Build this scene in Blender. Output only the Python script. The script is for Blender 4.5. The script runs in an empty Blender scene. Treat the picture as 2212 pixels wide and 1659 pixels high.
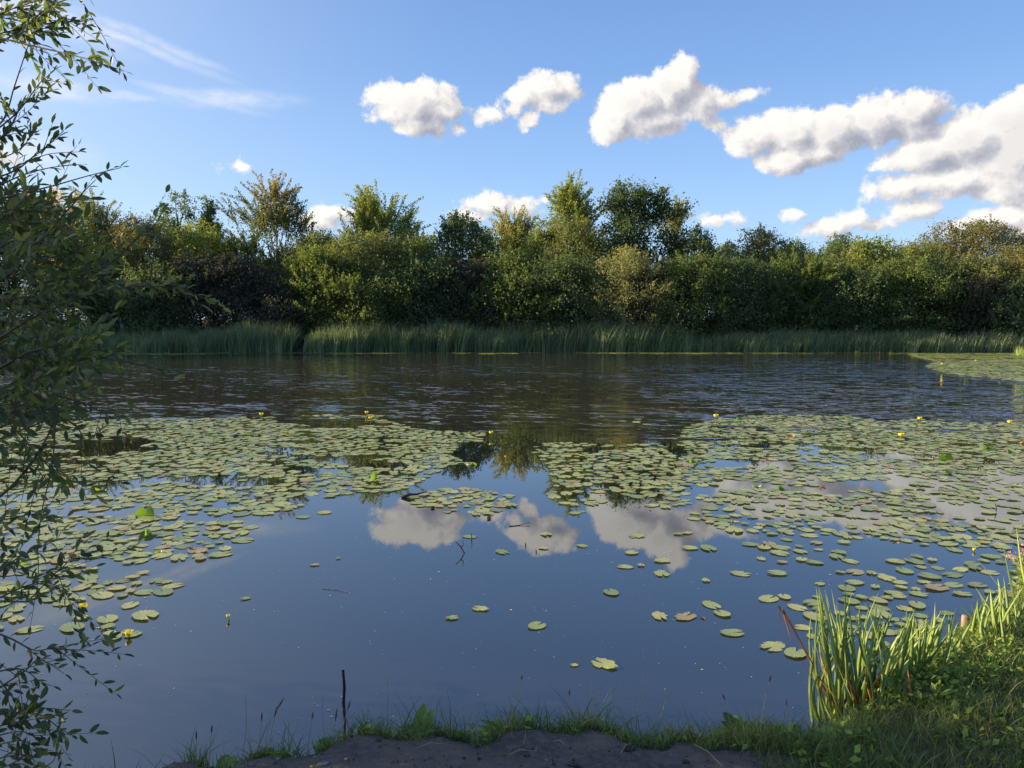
import bpy, math, random
import numpy as np
R = math.radians
random.seed(7); rng = np.random.default_rng(11)
sc = bpy.context.scene
col = sc.collection

# ------------------------------------------------------------------ camera
CAM_H = 2.0; PITCH = R(-4.84); F = 1661.0          # focal length in units of a 2212 px wide picture
cd = bpy.data.cameras.new('camera'); cam = bpy.data.objects.new('camera', cd); col.objects.link(cam)
cam.location = (0, 0, CAM_H); cam.rotation_euler = (math.pi / 2 + PITCH, 0, 0)
cd.sensor_width = 36; cd.lens = 36 * F / 2212; cd.clip_start = .05; cd.clip_end = 3000
sc.camera = cam
FW = np.array([0, math.cos(PITCH), math.sin(PITCH)]); UP = np.array([0, -math.sin(PITCH), math.cos(PITCH)])
RT = np.array([1., 0, 0]); C0 = np.array([0, 0, CAM_H])
def ray(px, py):
    return FW + RT * ((px - 1106) / F) + UP * ((829.5 - py) / F)
def at_d(px, py, d): return C0 + ray(px, py) * d                      # at a depth
def at_z(px, py, z=0.0):
    r = ray(px, py); return C0 + r * ((z - CAM_H) / r[2])             # on a level
def at_y(px, py, y):
    r = ray(px, py); return C0 + r * (y / r[1])
def az_el(px, py):
    r = ray(px, py); return math.atan2(r[0], r[1]), math.atan2(r[2], math.hypot(r[0], r[1]))

# ------------------------------------------------------------------ node helpers
class NT:
    def __init__(s, nt): s.nt = nt
    def n(s, t, **k):
        x = s.nt.nodes.new(t)
        for a, b in k.items(): setattr(x, a, b)
        return x
    def put(s, sock, v):
        if hasattr(v, 'links') or isinstance(v, bpy.types.NodeSocket): s.nt.links.new(v, sock)
        elif v is not None: sock.default_value = v
    def m(s, op, a, b=None, c=None, clamp=False):
        x = s.n('ShaderNodeMath', operation=op, use_clamp=clamp)
        for i, v in enumerate((a, b, c)):
            if v is not None: s.put(x.inputs[i], v)
        return x.outputs[0]
    def v(s, op, a, b=None, c=None, scale=None):
        x = s.n('ShaderNodeVectorMath', operation=op)
        for i, q in enumerate((a, b, c)):
            if q is not None: s.put(x.inputs[i], q)
        if scale is not None: s.put(x.inputs['Scale'], scale)
        return x.outputs['Value'] if op in ('LENGTH', 'DISTANCE', 'DOT_PRODUCT') else x.outputs[0]
    def ss(s, x, a, b, lo=0., hi=1., kind='SMOOTHSTEP'):
        q = s.n('ShaderNodeMapRange', interpolation_type=kind)
        for i, v in enumerate((x, a, b, lo, hi)): s.put(q.inputs[i], v)
        return q.outputs[0]
    def mix(s, f, a, b, mode='MIX'):
        q = s.n('ShaderNodeMix', data_type='RGBA', blend_type=mode)
        s.put(q.inputs[0], f); s.put(q.inputs[6], a); s.put(q.inputs[7], b); return q.outputs[2]
    def noise(s, vec, scale, detail=2., rough=.5, dist=0., dim='3D'):
        q = s.n('ShaderNodeTexNoise', noise_dimensions=dim)
        if vec is not None: s.put(q.inputs['Vector'], vec)
        s.put(q.inputs['Scale'], scale); s.put(q.inputs['Detail'], detail); s.put(q.inputs['Roughness'], rough)
        s.put(q.inputs['Distortion'], dist); return q
    def ramp(s, f, stops, interp='LINEAR'):
        q = s.n('ShaderNodeValToRGB'); e = q.color_ramp; e.interpolation = interp
        while len(e.elements) < len(stops): e.elements.new(.5)
        for el, (p, c) in zip(e.elements, stops): el.position = p; el.color = (*c, 1)
        s.put(q.inputs[0], f); return q.outputs[0]
    def comb(s, x, y, z=0.):
        q = s.n('ShaderNodeCombineXYZ')
        for i, v in enumerate((x, y, z)): s.put(q.inputs[i], v)
        return q.outputs[0]
    def sep(s, v):
        q = s.n('ShaderNodeSeparateXYZ'); s.put(q.inputs[0], v); return q.outputs
def new_mat(name):
    m = bpy.data.materials.new(name); m.use_nodes = True
    nt = m.node_tree; b = nt.nodes['Principled BSDF']; return m, NT(nt), b, nt.nodes['Material Output']

# ------------------------------------------------------------------ sky, clouds, sun
SUN_AZ, SUN_EL = R(-83), R(18)
w = bpy.data.worlds.new('World'); sc.world = w; w.use_nodes = True
N = NT(w.node_tree); bg = w.node_tree.nodes['Background']
sky = N.n('ShaderNodeTexSky', sky_type='NISHITA', sun_disc=False, sun_elevation=SUN_EL, sun_rotation=SUN_AZ,
          air_density=1.0, dust_density=.6, ozone_density=3.0)
d = N.v('NORMALIZE', N.n('ShaderNodeTexCoord').outputs['Generated'])
dx, dy, dz = N.sep(d)
az = N.m('ARCTAN2', dx, dy); el = N.m('ARCSINE', dz)
elp = N.m('ABSOLUTE', el)
grad = N.ramp(N.m('DIVIDE', elp, math.pi / 2), [
    (0.0, (.47, .68, .93)), (.06, (.40, .61, .90)), (.12, (.29, .49, .84)), (.19, (.20, .375, .73)),
    (.27, (.15, .295, .63)), (.40, (.10, .215, .51)), (1.0, (.06, .14, .37))])
sund = (math.sin(SUN_AZ) * math.cos(SUN_EL), math.cos(SUN_AZ) * math.cos(SUN_EL), math.sin(SUN_EL))
cs = N.v('DOT_PRODUCT', d, sund)
glow = N.m('POWER', N.m('MAXIMUM', cs, 0.), 3.0)
grad = N.mix(N.m('MULTIPLY', glow, 1.25, clamp=True), grad, (.78, .86, .98, 1))
base = N.v('ADD', N.v('SCALE', sky.outputs[0], scale=.14), N.v('SCALE', grad, scale=3.75))
# clouds: (px, py, rx, ry) puffs
CL = [(888,232,96,50),(930,210,60,36),(838,243,48,26),(905,266,66,34),(984,271,22,17),(960,235,40,34),
 (1180,192,58,34),(1222,190,36,26),(1135,212,42,24),(1068,248,48,20),(1195,228,34,16),(1100,236,38,17),(1142,258,24,19),(1180,230,44,16),
 (1472,160,34,42),(1450,200,62,48),(1372,226,84,50),(1322,262,44,48),(1400,258,86,38),(1500,225,66,36),(1560,215,46,16),(1612,203,28,14),(1545,264,30,14),
 (1640,292,72,38),(1715,285,84,48),(1700,345,62,36),(1800,285,86,54),(1885,265,66,50),(1965,250,66,48),(1922,208,18,20),(1625,310,52,30),(1760,330,70,34),
 (2010,332,104,40),(2108,308,98,54),(2180,275,80,56),(2260,320,140,110),(2050,388,125,30),(1960,402,75,24),(2140,372,90,30),(2380,330,160,120),
 (1975,457,38,21),(1992,448,26,18),(1552,473,46,11),(1578,466,26,11),(1795,490,60,22),(1835,475,36,20),(1885,482,34,15),(2130,478,100,26),(2200,465,52,26),(2280,480,80,40),(1718,465,20,12),
 (1060,440,66,26),(1010,466,56,20),(1120,448,50,20),(722,460,42,24),(700,478,60,16),(770,468,34,16),(1180,432,12,10),
 (515,357,30,13),(-150,330,120,40),(2600,150,200,90),(-700,250,200,60),(-500,60,200,40)]
P0 = N.comb(az, el, 0.)
warp = N.v('SCALE', N.v('SUBTRACT', N.noise(P0, 22., 3., .55).outputs['Color'], (.5, .5, .5)), scale=.017)
def cloud_field(P, detail):
    Pw = N.v('ADD', P, warp); acc = None
    for (x, y, rx, ry) in CL:
        a, e = az_el(x, y); sx, sy = F * 1.0 / rx, F * 1.0 / ry
        L = N.v('LENGTH', N.v('MULTIPLY_ADD', Pw, (sx, sy, 0), (-a * sx, -e * sy, 0)))
        L = N.m('MULTIPLY', N.m('SUBTRACT', L, 1.), min(rx, ry) / 45.)
        acc = L if acc is None else N.m('SMOOTH_MIN', acc, L, .12)
    nz = N.noise(P, 34., detail, .64).outputs[0]
    return N.m('ADD', N.m('ADD', N.m('MULTIPLY', acc, -1.), .07), N.m('MULTIPLY', N.m('SUBTRACT', nz, .5), 1.4))
f0 = cloud_field(P0, 8.); f1 = cloud_field(N.v('ADD', P0, (-.016, .010, 0)), 5.)
mask = N.ss(f0, -.03, .26)
lit = N.m('ADD', .66, N.m('MULTIPLY', N.m('SUBTRACT', f0, f1), 1.05), clamp=True)
thick = N.ss(f0, .4, 1.4, 0., .26)
lit = N.m('SUBTRACT', lit, thick, clamp=True)
ccol = N.ramp(lit, [(0., (.40, .42, .50)), (.4, (.58, .58, .64)), (.72, (.86, .83, .82)), (1., (1.08, 1.04, .98))])
ccol = N.v('SCALE', ccol, scale=3.75)
# thin streaks
WS = [(230,68,170,9,-.17),(120,45,110,22,-.15),(320,84,110,9,-.17),(430,212,90,9,-.10),(500,214,110,15,.03),(110,190,90,18,0),(270,206,45,7,0),(60,330,90,30,0)]
acc = None
for (x, y, rx, ry, t) in WS:
    a, e = az_el(x, y); sx, sy = F / rx, F / ry
    q = N.v('ADD', P0, N.v('SCALE', warp, scale=.6))
    qx, qy, _ = N.sep(N.v('SUBTRACT', q, (a, e, 0)))
    yy = N.m('SUBTRACT', qy, N.m('MULTIPLY', qx, t * 1.6))
    L = N.v('LENGTH', N.comb(N.m('MULTIPLY', qx, sx), N.m('MULTIPLY', yy, sy)))
    f = N.ss(L, 0., 1.7, 1., 0.)
    acc = f if acc is None else N.m('MAXIMUM', acc, f)
stn = N.noise(N.v('MULTIPLY', P0, (24., 60., 0)), 1., 6., .62).outputs[0]
streak = N.m('MULTIPLY', acc, N.ss(stn, .25, .75, .15, .68))
c1 = N.mix(streak, base, (3.7, 3.75, 3.9, 1))
c2 = N.mix(N.m('MULTIPLY', mask, N.ss(elp, .0, .03)), c1, ccol)
w.node_tree.links.new(c2, bg.inputs[0]); bg.inputs[1].default_value = .1
w.cycles.sampling_method = 'MANUAL'; w.cycles.sample_map_resolution = 512

sl = bpy.data.lights.new('sun', 'SUN'); sl.energy = 4.4; sl.angle = R(.5); sl.color = (1, .80, .52)
so = bpy.data.objects.new('sun', sl); col.objects.link(so)
from mathutils import Vector
so.rotation_euler = Vector(sund).to_track_quat('Z', 'Y').to_euler(); so.location = (-30, 20, 20)
sc.view_settings.view_transform = 'Standard'; sc.view_settings.look = 'None'
sc.view_settings.exposure = 1.4; sc.view_settings.gamma = 1
sc.cycles.max_bounces = 6; sc.cycles.transparent_max_bounces = 4; sc.cycles.diffuse_bounces = 2
sc.cycles.glossy_bounces = 3; sc.cycles.transmission_bounces = 3; sc.cycles.caustics_reflective = False
sc.cycles.caustics_refractive = False

# ------------------------------------------------------------------ object helpers
def mesh(name, V, Fq, mat, attrs=None, smooth=False):
    """V (n,3); Fq (m,k) array or list of faces"""
    me = bpy.data.meshes.new(name); V = np.asarray(V, np.float32)
    me.vertices.add(len(V)); me.vertices.foreach_set('co', V.ravel())
    if isinstance(Fq, np.ndarray):
        m, k = Fq.shape; flat = Fq.ravel(); st = np.arange(m) * k; tot = np.full(m, k)
    else:
        flat = np.concatenate([np.asarray(f) for f in Fq]); tot = np.array([len(f) for f in Fq])
        st = np.concatenate([[0], np.cumsum(tot)[:-1]])
    me.loops.add(len(flat)); me.loops.foreach_set('vertex_index', flat.astype(np.int32))
    me.polygons.add(len(tot)); me.polygons.foreach_set('loop_start', st.astype(np.int32))
    me.polygons.foreach_set('loop_total', tot.astype(np.int32))
    if smooth: me.polygons.foreach_set('use_smooth', np.ones(len(tot), bool))
    me.update(calc_edges=True)
    for k, a in (attrs or {}).items():
        a = np.asarray(a, np.float32)
        t = 'FLOAT' if a.ndim == 1 else 'FLOAT_VECTOR'
        at = me.attributes.new(k, t, 'POINT')
        at.data.foreach_set('value' if a.ndim == 1 else 'vector', a.ravel())
    if mat: me.materials.append(mat)
    return me
def tag(o, label=None, cat=None, group=None, kind=None):
    if label: o['label'] = label
    if cat: o['category'] = cat
    if group: o['group'] = group
    if kind: o['kind'] = kind
    return o
def link(name, me, parent=None, loc=(0, 0, 0)):
    o = bpy.data.objects.new(name, me); col.objects.link(o); o.location = loc
    if parent: o.parent = parent
    return o
def empty(name, loc=(0, 0, 0), rz=0.):
    o = bpy.data.objects.new(name, None); col.objects.link(o); o.location = loc; o.rotation_euler = (0, 0, rz)
    o.empty_display_size = .2; return o
class MB:
    """collects arrays of equal-arity faces (quads)"""
    def __init__(s): s.V = []; s.F = []; s.A = []; s.n = 0
    def add(s, V, Fq, a=None):
        V = np.asarray(V, np.float32); s.V.append(V); s.F.append(np.asarray(Fq) + s.n)
        s.A.append(np.full(len(V), .5 if a is None else 0.) if np.isscalar(a) or a is None else np.asarray(a))
        if np.isscalar(a) and a is not None: s.A[-1] = np.full(len(V), a)
        s.n += len(V)
    def mesh(s, name, mat, smooth=False, off=None):
        V = np.concatenate(s.V)
        if off is not None: V = V - np.asarray(off, np.float32)
        return mesh(name, V, np.concatenate(s.F), mat, {'var': np.concatenate(s.A)}, smooth)
def unit(a): return a / np.maximum(np.linalg.norm(a, axis=-1, keepdims=True), 1e-9)
def tube(pts, rad, sides=6, cap=True):
    pts = np.asarray(pts, float); n = len(pts); rad = np.broadcast_to(rad, (n,))
    t = np.gradient(pts, axis=0); t = unit(t)
    ref = np.array([0, 0, 1.]) if abs(t[0][2]) < .9 else np.array([1., 0, 0])
    u = unit(np.cross(t, ref)); v = np.cross(t, u)
    a = np.arange(sides) * 2 * math.pi / sides
    V = pts[:, None] + rad[:, None, None] * (np.cos(a)[None, :, None] * u[:, None] + np.sin(a)[None, :, None] * v[:, None])
    V = V.reshape(-1, 3); i = np.arange(n - 1)[:, None] * sides; j = np.arange(sides)[None]; k = (j + 1) % sides
    Fq = np.stack([i + j, i + k, i + sides + k, i + sides + j], -1).reshape(-1, 4)
    return V, Fq
def leaf_quads(P, D, Nn, L, W, fold=.0):
    """rhombic leaf faces: base P, direction D, normal hint Nn"""
    D = unit(D); S = unit(np.cross(D, Nn)); U = np.cross(S, D)
    L = np.asarray(L)[:, None]; W = np.asarray(W)[:, None]
    V = np.stack([P, P + D * L * .45 + S * W + U * W * fold, P + D * L, P + D * L * .45 - S * W + U * W * fold], 1)
    n = len(P); Fq = np.arange(n * 4).reshape(n, 4); return V.reshape(-1, 3), Fq

# ------------------------------------------------------------------ materials
def leaf_mat(name, cols, trans=.45, rough=.6, tcol=1.6, spec=.18, k=1.62):
    m, N, b, out = new_mat(name); cols = [tuple(min(.8, x * k) for x in q) for q in cols]
    a = N.n('ShaderNodeAttribute', attribute_name='var').outputs['Fac']
    c = N.ramp(a, [(i / (len(cols) - 1), q) for i, q in enumerate(cols)])
    N.put(b.inputs['Base Color'], c); b.inputs['Roughness'].default_value = rough
    b.inputs['Specular IOR Level'].default_value = spec
    t = N.n('ShaderNodeBsdfTranslucent'); N.put(t.inputs[0], N.mix(1., c, (tcol, tcol * 1.0, tcol * .45, 1), 'MULTIPLY'))
    mx = N.n('ShaderNodeMixShader'); mx.inputs[0].default_value = trans
    N.nt.links.new(b.outputs[0], mx.inputs[1]); N.nt.links.new(t.outputs[0], mx.inputs[2])
    N.nt.links.new(mx.outputs[0], out.inputs[0]); return m
M = {}
M['olive'] = leaf_mat('leaf_olive', [(.05, .064, .026), (.094, .112, .044), (.155, .16, .068)])
M['olivebrown'] = leaf_mat('leaf_olive_brown', [(.062, .062, .030), (.115, .110, .048), (.18, .165, .075)])
M['gold'] = leaf_mat('leaf_gold', [(.15, .11, .03), (.30, .20, .05), (.45, .27, .07)])
M['green'] = leaf_mat('leaf_green', [(.035, .055, .022), (.07, .095, .035), (.12, .15, .055)])
M['bright'] = leaf_mat('leaf_bright', [(.055, .08, .025), (.12, .145, .045), (.20, .22, .075)])
M['dark'] = leaf_mat('leaf_dark', [(.034, .052, .030), (.058, .085, .042), (.095, .125, .055)])
M['maroon'] = leaf_mat('leaf_maroon', [(.032, .034, .028), (.046, .045, .036), (.062, .060, .044)], .25, .7, 1.4, .15)
M['cherry'] = leaf_mat('leaf_cherry', [(.03, .045, .02), (.07, .085, .035), (.12, .125, .055), (.26, .15, .11)])
M['pale'] = leaf_mat('leaf_pale', [(.08, .09, .045), (.15, .155, .075), (.24, .23, .12)])
M['rust'] = leaf_mat('leaf_rust', [(.09, .045, .02), (.18, .09, .04), (.28, .15, .07)])
M['reed'] = leaf_mat('reed_blade', [(.12, .10, .06), (.062, .09, .05), (.12, .16, .085), (.21, .25, .155)], .3)
M['bush'] = leaf_mat('willow_leaf', [(.022, .034, .014), (.045, .065, .02), (.09, .115, .028), (.17, .14, .04)], .45, .40, 2.2, .5)
M['grass'] = leaf_mat('grass_blade', [(.17, .145, .08), (.045, .065, .028), (.075, .110, .038), (.14, .18, .06)], .35, .5, 1.8)
M['herb'] = leaf_mat('herb_leaf', [(.06, .10, .025), (.12, .17, .035), (.22, .27, .06)], .4, .45, 1.8)
M['dock'] = leaf_mat('dock_leaf', [(.05, .09, .025), (.10, .17, .04), (.20, .27, .08)], .4, .4, 2.0)
M['iris'] = leaf_mat('iris_leaf', [(.09, .14, .05), (.17, .23, .075), (.29, .34, .13)], .4, .4, 1.7)
M['irisdead'] = leaf_mat('iris_leaf_dry', [(.12, .05, .02), (.30, .14, .04), (.48, .30, .07)], .3, .5, 1.5)
M['petal'] = leaf_mat('yellow_petal', [(.55, .38, .02), (.75, .55, .03)], .2, .4, 1.0)
M['pink'] = leaf_mat('pink_petal', [(.45, .12, .22), (.60, .2, .3)], .3, .5, 1.0)
M['blue'] = leaf_mat('blue_petal', [(.25, .42, .70), (.4, .55, .8)], .3, .5, 1.0)
def flat_mat(name, c1, c2, scale=8., rough=.8, bump=.3, stretch=(1, 1, 1)):
    m, N, b, out = new_mat(name)
    tc = N.n('ShaderNodeTexCoord').outputs['Object']; v = N.v('MULTIPLY', tc, stretch)
    nz = N.noise(v, scale, 6., .6).outputs[0]
    N.put(b.inputs['Base Color'], N.mix(N.ss(nz, .3, .7), (*c1, 1), (*c2, 1))); b.inputs['Roughness'].default_value = rough
    bp = N.n('ShaderNodeBump'); bp.inputs['Strength'].default_value = bump; bp.inputs['Distance'].default_value = .02
    N.put(bp.inputs['Height'], nz); N.put(b.inputs['Normal'], bp.outputs[0]); return m
M['bark'] = flat_mat('bark', (.035, .028, .02), (.09, .075, .055), 9., .9, .6, (1, 1, .25))
M['barkpale'] = flat_mat('bark_pale', (.16, .13, .10), (.30, .26, .20), 9., .8, .4, (1, 1, .4))
M['birch'] = flat_mat('birch_bark', (.10, .09, .08), (.62, .58, .54), 5., .7, .4, (1, 1, 3))
M['twig'] = flat_mat('twig_bark', (.05, .04, .025), (.12, .10, .06), 30., .8, .3)
M['wetwood'] = flat_mat('wet_wood', (.012, .010, .008), (.04, .032, .025), 30., .35, .5)
M['post'] = flat_mat('post_wood', (.20, .14, .08), (.42, .32, .20), 30., .8, .5, (1, 1, .2))
M['drystem'] = flat_mat('dry_stem', (.26, .22, .14), (.42, .36, .24), 40., .7, .1)
M['seedhead'] = flat_mat('seed_head', (.13, .065, .04), (.28, .15, .09), 200., .9, .8)
M['stone'] = flat_mat('pebble_stone', (.12, .11, .11), (.30, .28, .27), 40., .8, .4)

# ------------------------------------------------------------------ ground and water
SH = [(-300, 1645, .1), (0, 1652, .1), (180, 1668, .1), (320, 1664, .1), (420, 1626, .12), (560, 1600, .12), (700, 1588, .12), (800, 1572, .12), (900, 1556, .12),
      (1100, 1550, .12), (1300, 1556, .12), (1500, 1568, .12), (1700, 1580, .12), (1790, 1560, .1), (1880, 1500, .05),
      (1990, 1430, .05), (2080, 1372, .05), (2212, 1300, .05), (2350, 1250, .05), (2600, 1200, .05)]
SHW = np.array([at_z(a, b, c)[:2] for a, b, c in SH])
SHX = np.concatenate([[-200, -60, -10, -4], SHW[:, 0], [6, 12, 60, 200]])
SHY = np.concatenate([[3, 3, 3.2, 3.1], SHW[:, 1], [7.2, 8.0, 9, 9]])
def shore(x): return np.interp(x, SHX, SHY) + .05 * np.sin(x * 7.1) + .035 * np.sin(x * 17.3 + 1)
YF = 45.9
def far_shore(x): return YF + .5 * np.sin(x * .11 + 1) + .22 * np.sin(x * .7) + .1 * np.sin(x * 2.1)
def vnoise(x, y, s, seed=0):
    r = np.zeros_like(x, float)
    q = np.random.default_rng(seed)
    for i in range(9):
        a = q.uniform(0, 6.28); k = s * q.uniform(.5, 2.2); r += np.sin((x * math.cos(a) + y * math.sin(a)) * k + q.uniform(0, 6.28)) / 9
    return r
def ground_h(x, y):
    x = np.asarray(x, float); y = np.asarray(y, float)
    dn = shore(x) - y; df = y - far_shore(x)
    h1 = np.interp(dn, [-3, -.5, -.06, .0, .10, .28, .8, 4, 12, 60], [-.9, -.5, -.16, .0, .11, .18, .21, .28, .5, .9])
    h2 = np.interp(df, [-6, -1, 0, .6, 2, 6, 30, 400], [-.9, -.35, 0, .22, .35, .5, .8, 1.])
    land = np.maximum(h1, h2)
    return land + np.where(dn > .1, .010 * vnoise(x, y, 12., 3) + .010 * vnoise(x, y, 50., 4) + .006 * vnoise(x, y, 110., 5), 0)
def spaced(*segs): return np.unique(np.concatenate([np.arange(a, b, s) for a, b, s in segs]))
gx = spaced((-1500, -200, 100), (-200, -60, 8), (-60, -5, 1.2), (-5, 5, .04), (5, 60, 1.2), (60, 200, 8), (200, 1501, 100))
gy = spaced((-300, -20, 20), (-20, 1, 1), (1, 2.4, .2), (2.4, 5.6, .035), (5.6, 9, .3), (9, 40, 3), (40, 56, .4), (56, 120, 5), (120, 1800, 80))
X, Y = np.meshgrid(gx, gy); Z = ground_h(X, Y)
V = np.stack([X, Y, Z], -1).reshape(-1, 3); nx, ny = len(gx), len(gy)
i = (np.arange(ny - 1)[:, None] * nx + np.arange(nx - 1)[None]).ravel()
GF = np.stack([i, i + 1, i + nx + 1, i + nx], -1)
m, N, b, out = new_mat('soil')
pos = N.n('ShaderNodeNewGeometry').outputs['Position']
n1 = N.noise(pos, 2.2, 5., .6).outputs[0]; n2 = N.noise(pos, 26., 8., .68).outputs[0]; n3 = N.noise(pos, 120., 4., .7).outputs[0]
c = N.mix(N.ss(n2, .35, .68), (.060, .049, .046, 1), (.150, .122, .110, 1))
c = N.mix(N.ss(n1, .42, .64, 0., .55), c, (.21, .155, .12, 1))
c = N.mix(N.ss(n3, .62, .72, 0., .5), c, (.18, .15, .13, 1))
px, py, pz = N.sep(pos)
c2_ = N.mix(N.ss(pz, -.02, .06), (.02, .018, .015, 1), c)
N.put(b.inputs['Base Color'], N.mix(N.ss(py, 20., 30.), c2_, (.035, .04, .02, 1)))
N.put(b.inputs['Roughness'], .85)
bp = N.n('ShaderNodeBump'); bp.inputs['Strength'].default_value = .9; bp.inputs['Distance'].default_value = .03
N.put(bp.inputs['Height'], N.m('ADD', n2, N.m('MULTIPLY', n3, .35))); N.put(b.inputs['Normal'], bp.outputs[0])
tag(link('ground', mesh('ground', V, GF, m, smooth=True)), kind='structure')

m, N, b, out = new_mat('pond_water')
geo = N.n('ShaderNodeNewGeometry').outputs['Position']; px, py, pz = N.sep(geo)
big = N.noise(N.v('MULTIPLY', geo, (.16, .22, 0)), 1., 2., .5).outputs[0]
# ruffled by the breeze in the open middle, smooth among the leaves and under the far bank
edge = N.m('ADD', py, N.m('MULTIPLY', N.m('SUBTRACT', big, .5), 3.))
a1 = N.ss(edge, 12.2, 15.5); a2 = N.ss(edge, 29., 44., 1., .16)
ctr = N.ss(N.m('ABSOLUTE', N.m('SUBTRACT', px, N.m('MULTIPLY', py, .05))), .0, 4.5, .32, 1.)
ctr = N.m('MAXIMUM', ctr, N.ss(py, 16., 26.))
right = N.ss(N.m('SUBTRACT', px, N.m('MULTIPLY', py, .16)), -2., 5., .9, 4.6)
patch = N.ss(big, .34, .60, .35, 1.35)
amp = N.m('MULTIPLY', N.m('MULTIPLY', a1, a2), N.m('MULTIPLY', N.m('MULTIPLY', ctr, right), patch))
amp = N.m('ADD', N.m('MULTIPLY', amp, .78), .0007)
rot = N.v('ADD', geo, N.comb(0., N.m('MULTIPLY', px, .22), 0.))
w1 = N.noise(N.v('MULTIPLY', rot, (1.1, 3.4, 1)), 1., 3., .55).outputs['Color']
w2 = N.noise(N.v('MULTIPLY', rot, (3.6, 10.5, 1)), 1., 2., .5).outputs['Color']
s1 = N.v('SUBTRACT', w1, (.5, .5, .5)); s2 = N.v('SUBTRACT', w2, (.5, .5, .5))
s = N.v('ADD', N.v('MULTIPLY', s1, (.26, .80, 0)), N.v('MULTIPLY', s2, (.34, .95, 0)))
s = N.v('SCALE', N.v('SCALE', s, scale=N.m('ADD', .12, N.m('MULTIPLY', N.v('LENGTH', s), 4.2))), scale=amp)
nrm = N.v('NORMALIZE', N.v('ADD', s, (0, 0, 1)))
bcol = N.mix(N.noise(geo, .5, 3., .5).outputs[0], (.009, .011, .009, 1), (.013, .016, .012, 1))
bcol = N.mix(N.ss(py, 11., 17.), bcol, (.036, .034, .024, 1))   # olive reflection of the sunlit trees painted into the open water
bcol = N.mix(N.ss(py, 3.4, 4.9, .6, 0.), bcol, (.026, .023, .017, 1))   # silty shallows by the bank
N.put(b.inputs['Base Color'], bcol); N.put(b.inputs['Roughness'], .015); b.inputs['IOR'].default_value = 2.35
N.put(b.inputs['Normal'], nrm); b.inputs['Specular Tint'].default_value = (1, 1, 1, 1)
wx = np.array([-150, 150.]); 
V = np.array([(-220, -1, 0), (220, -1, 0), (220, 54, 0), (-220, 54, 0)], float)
tag(link('water', mesh('water', V, np.array([[0, 1, 2, 3]]), m)), kind='structure')

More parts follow.
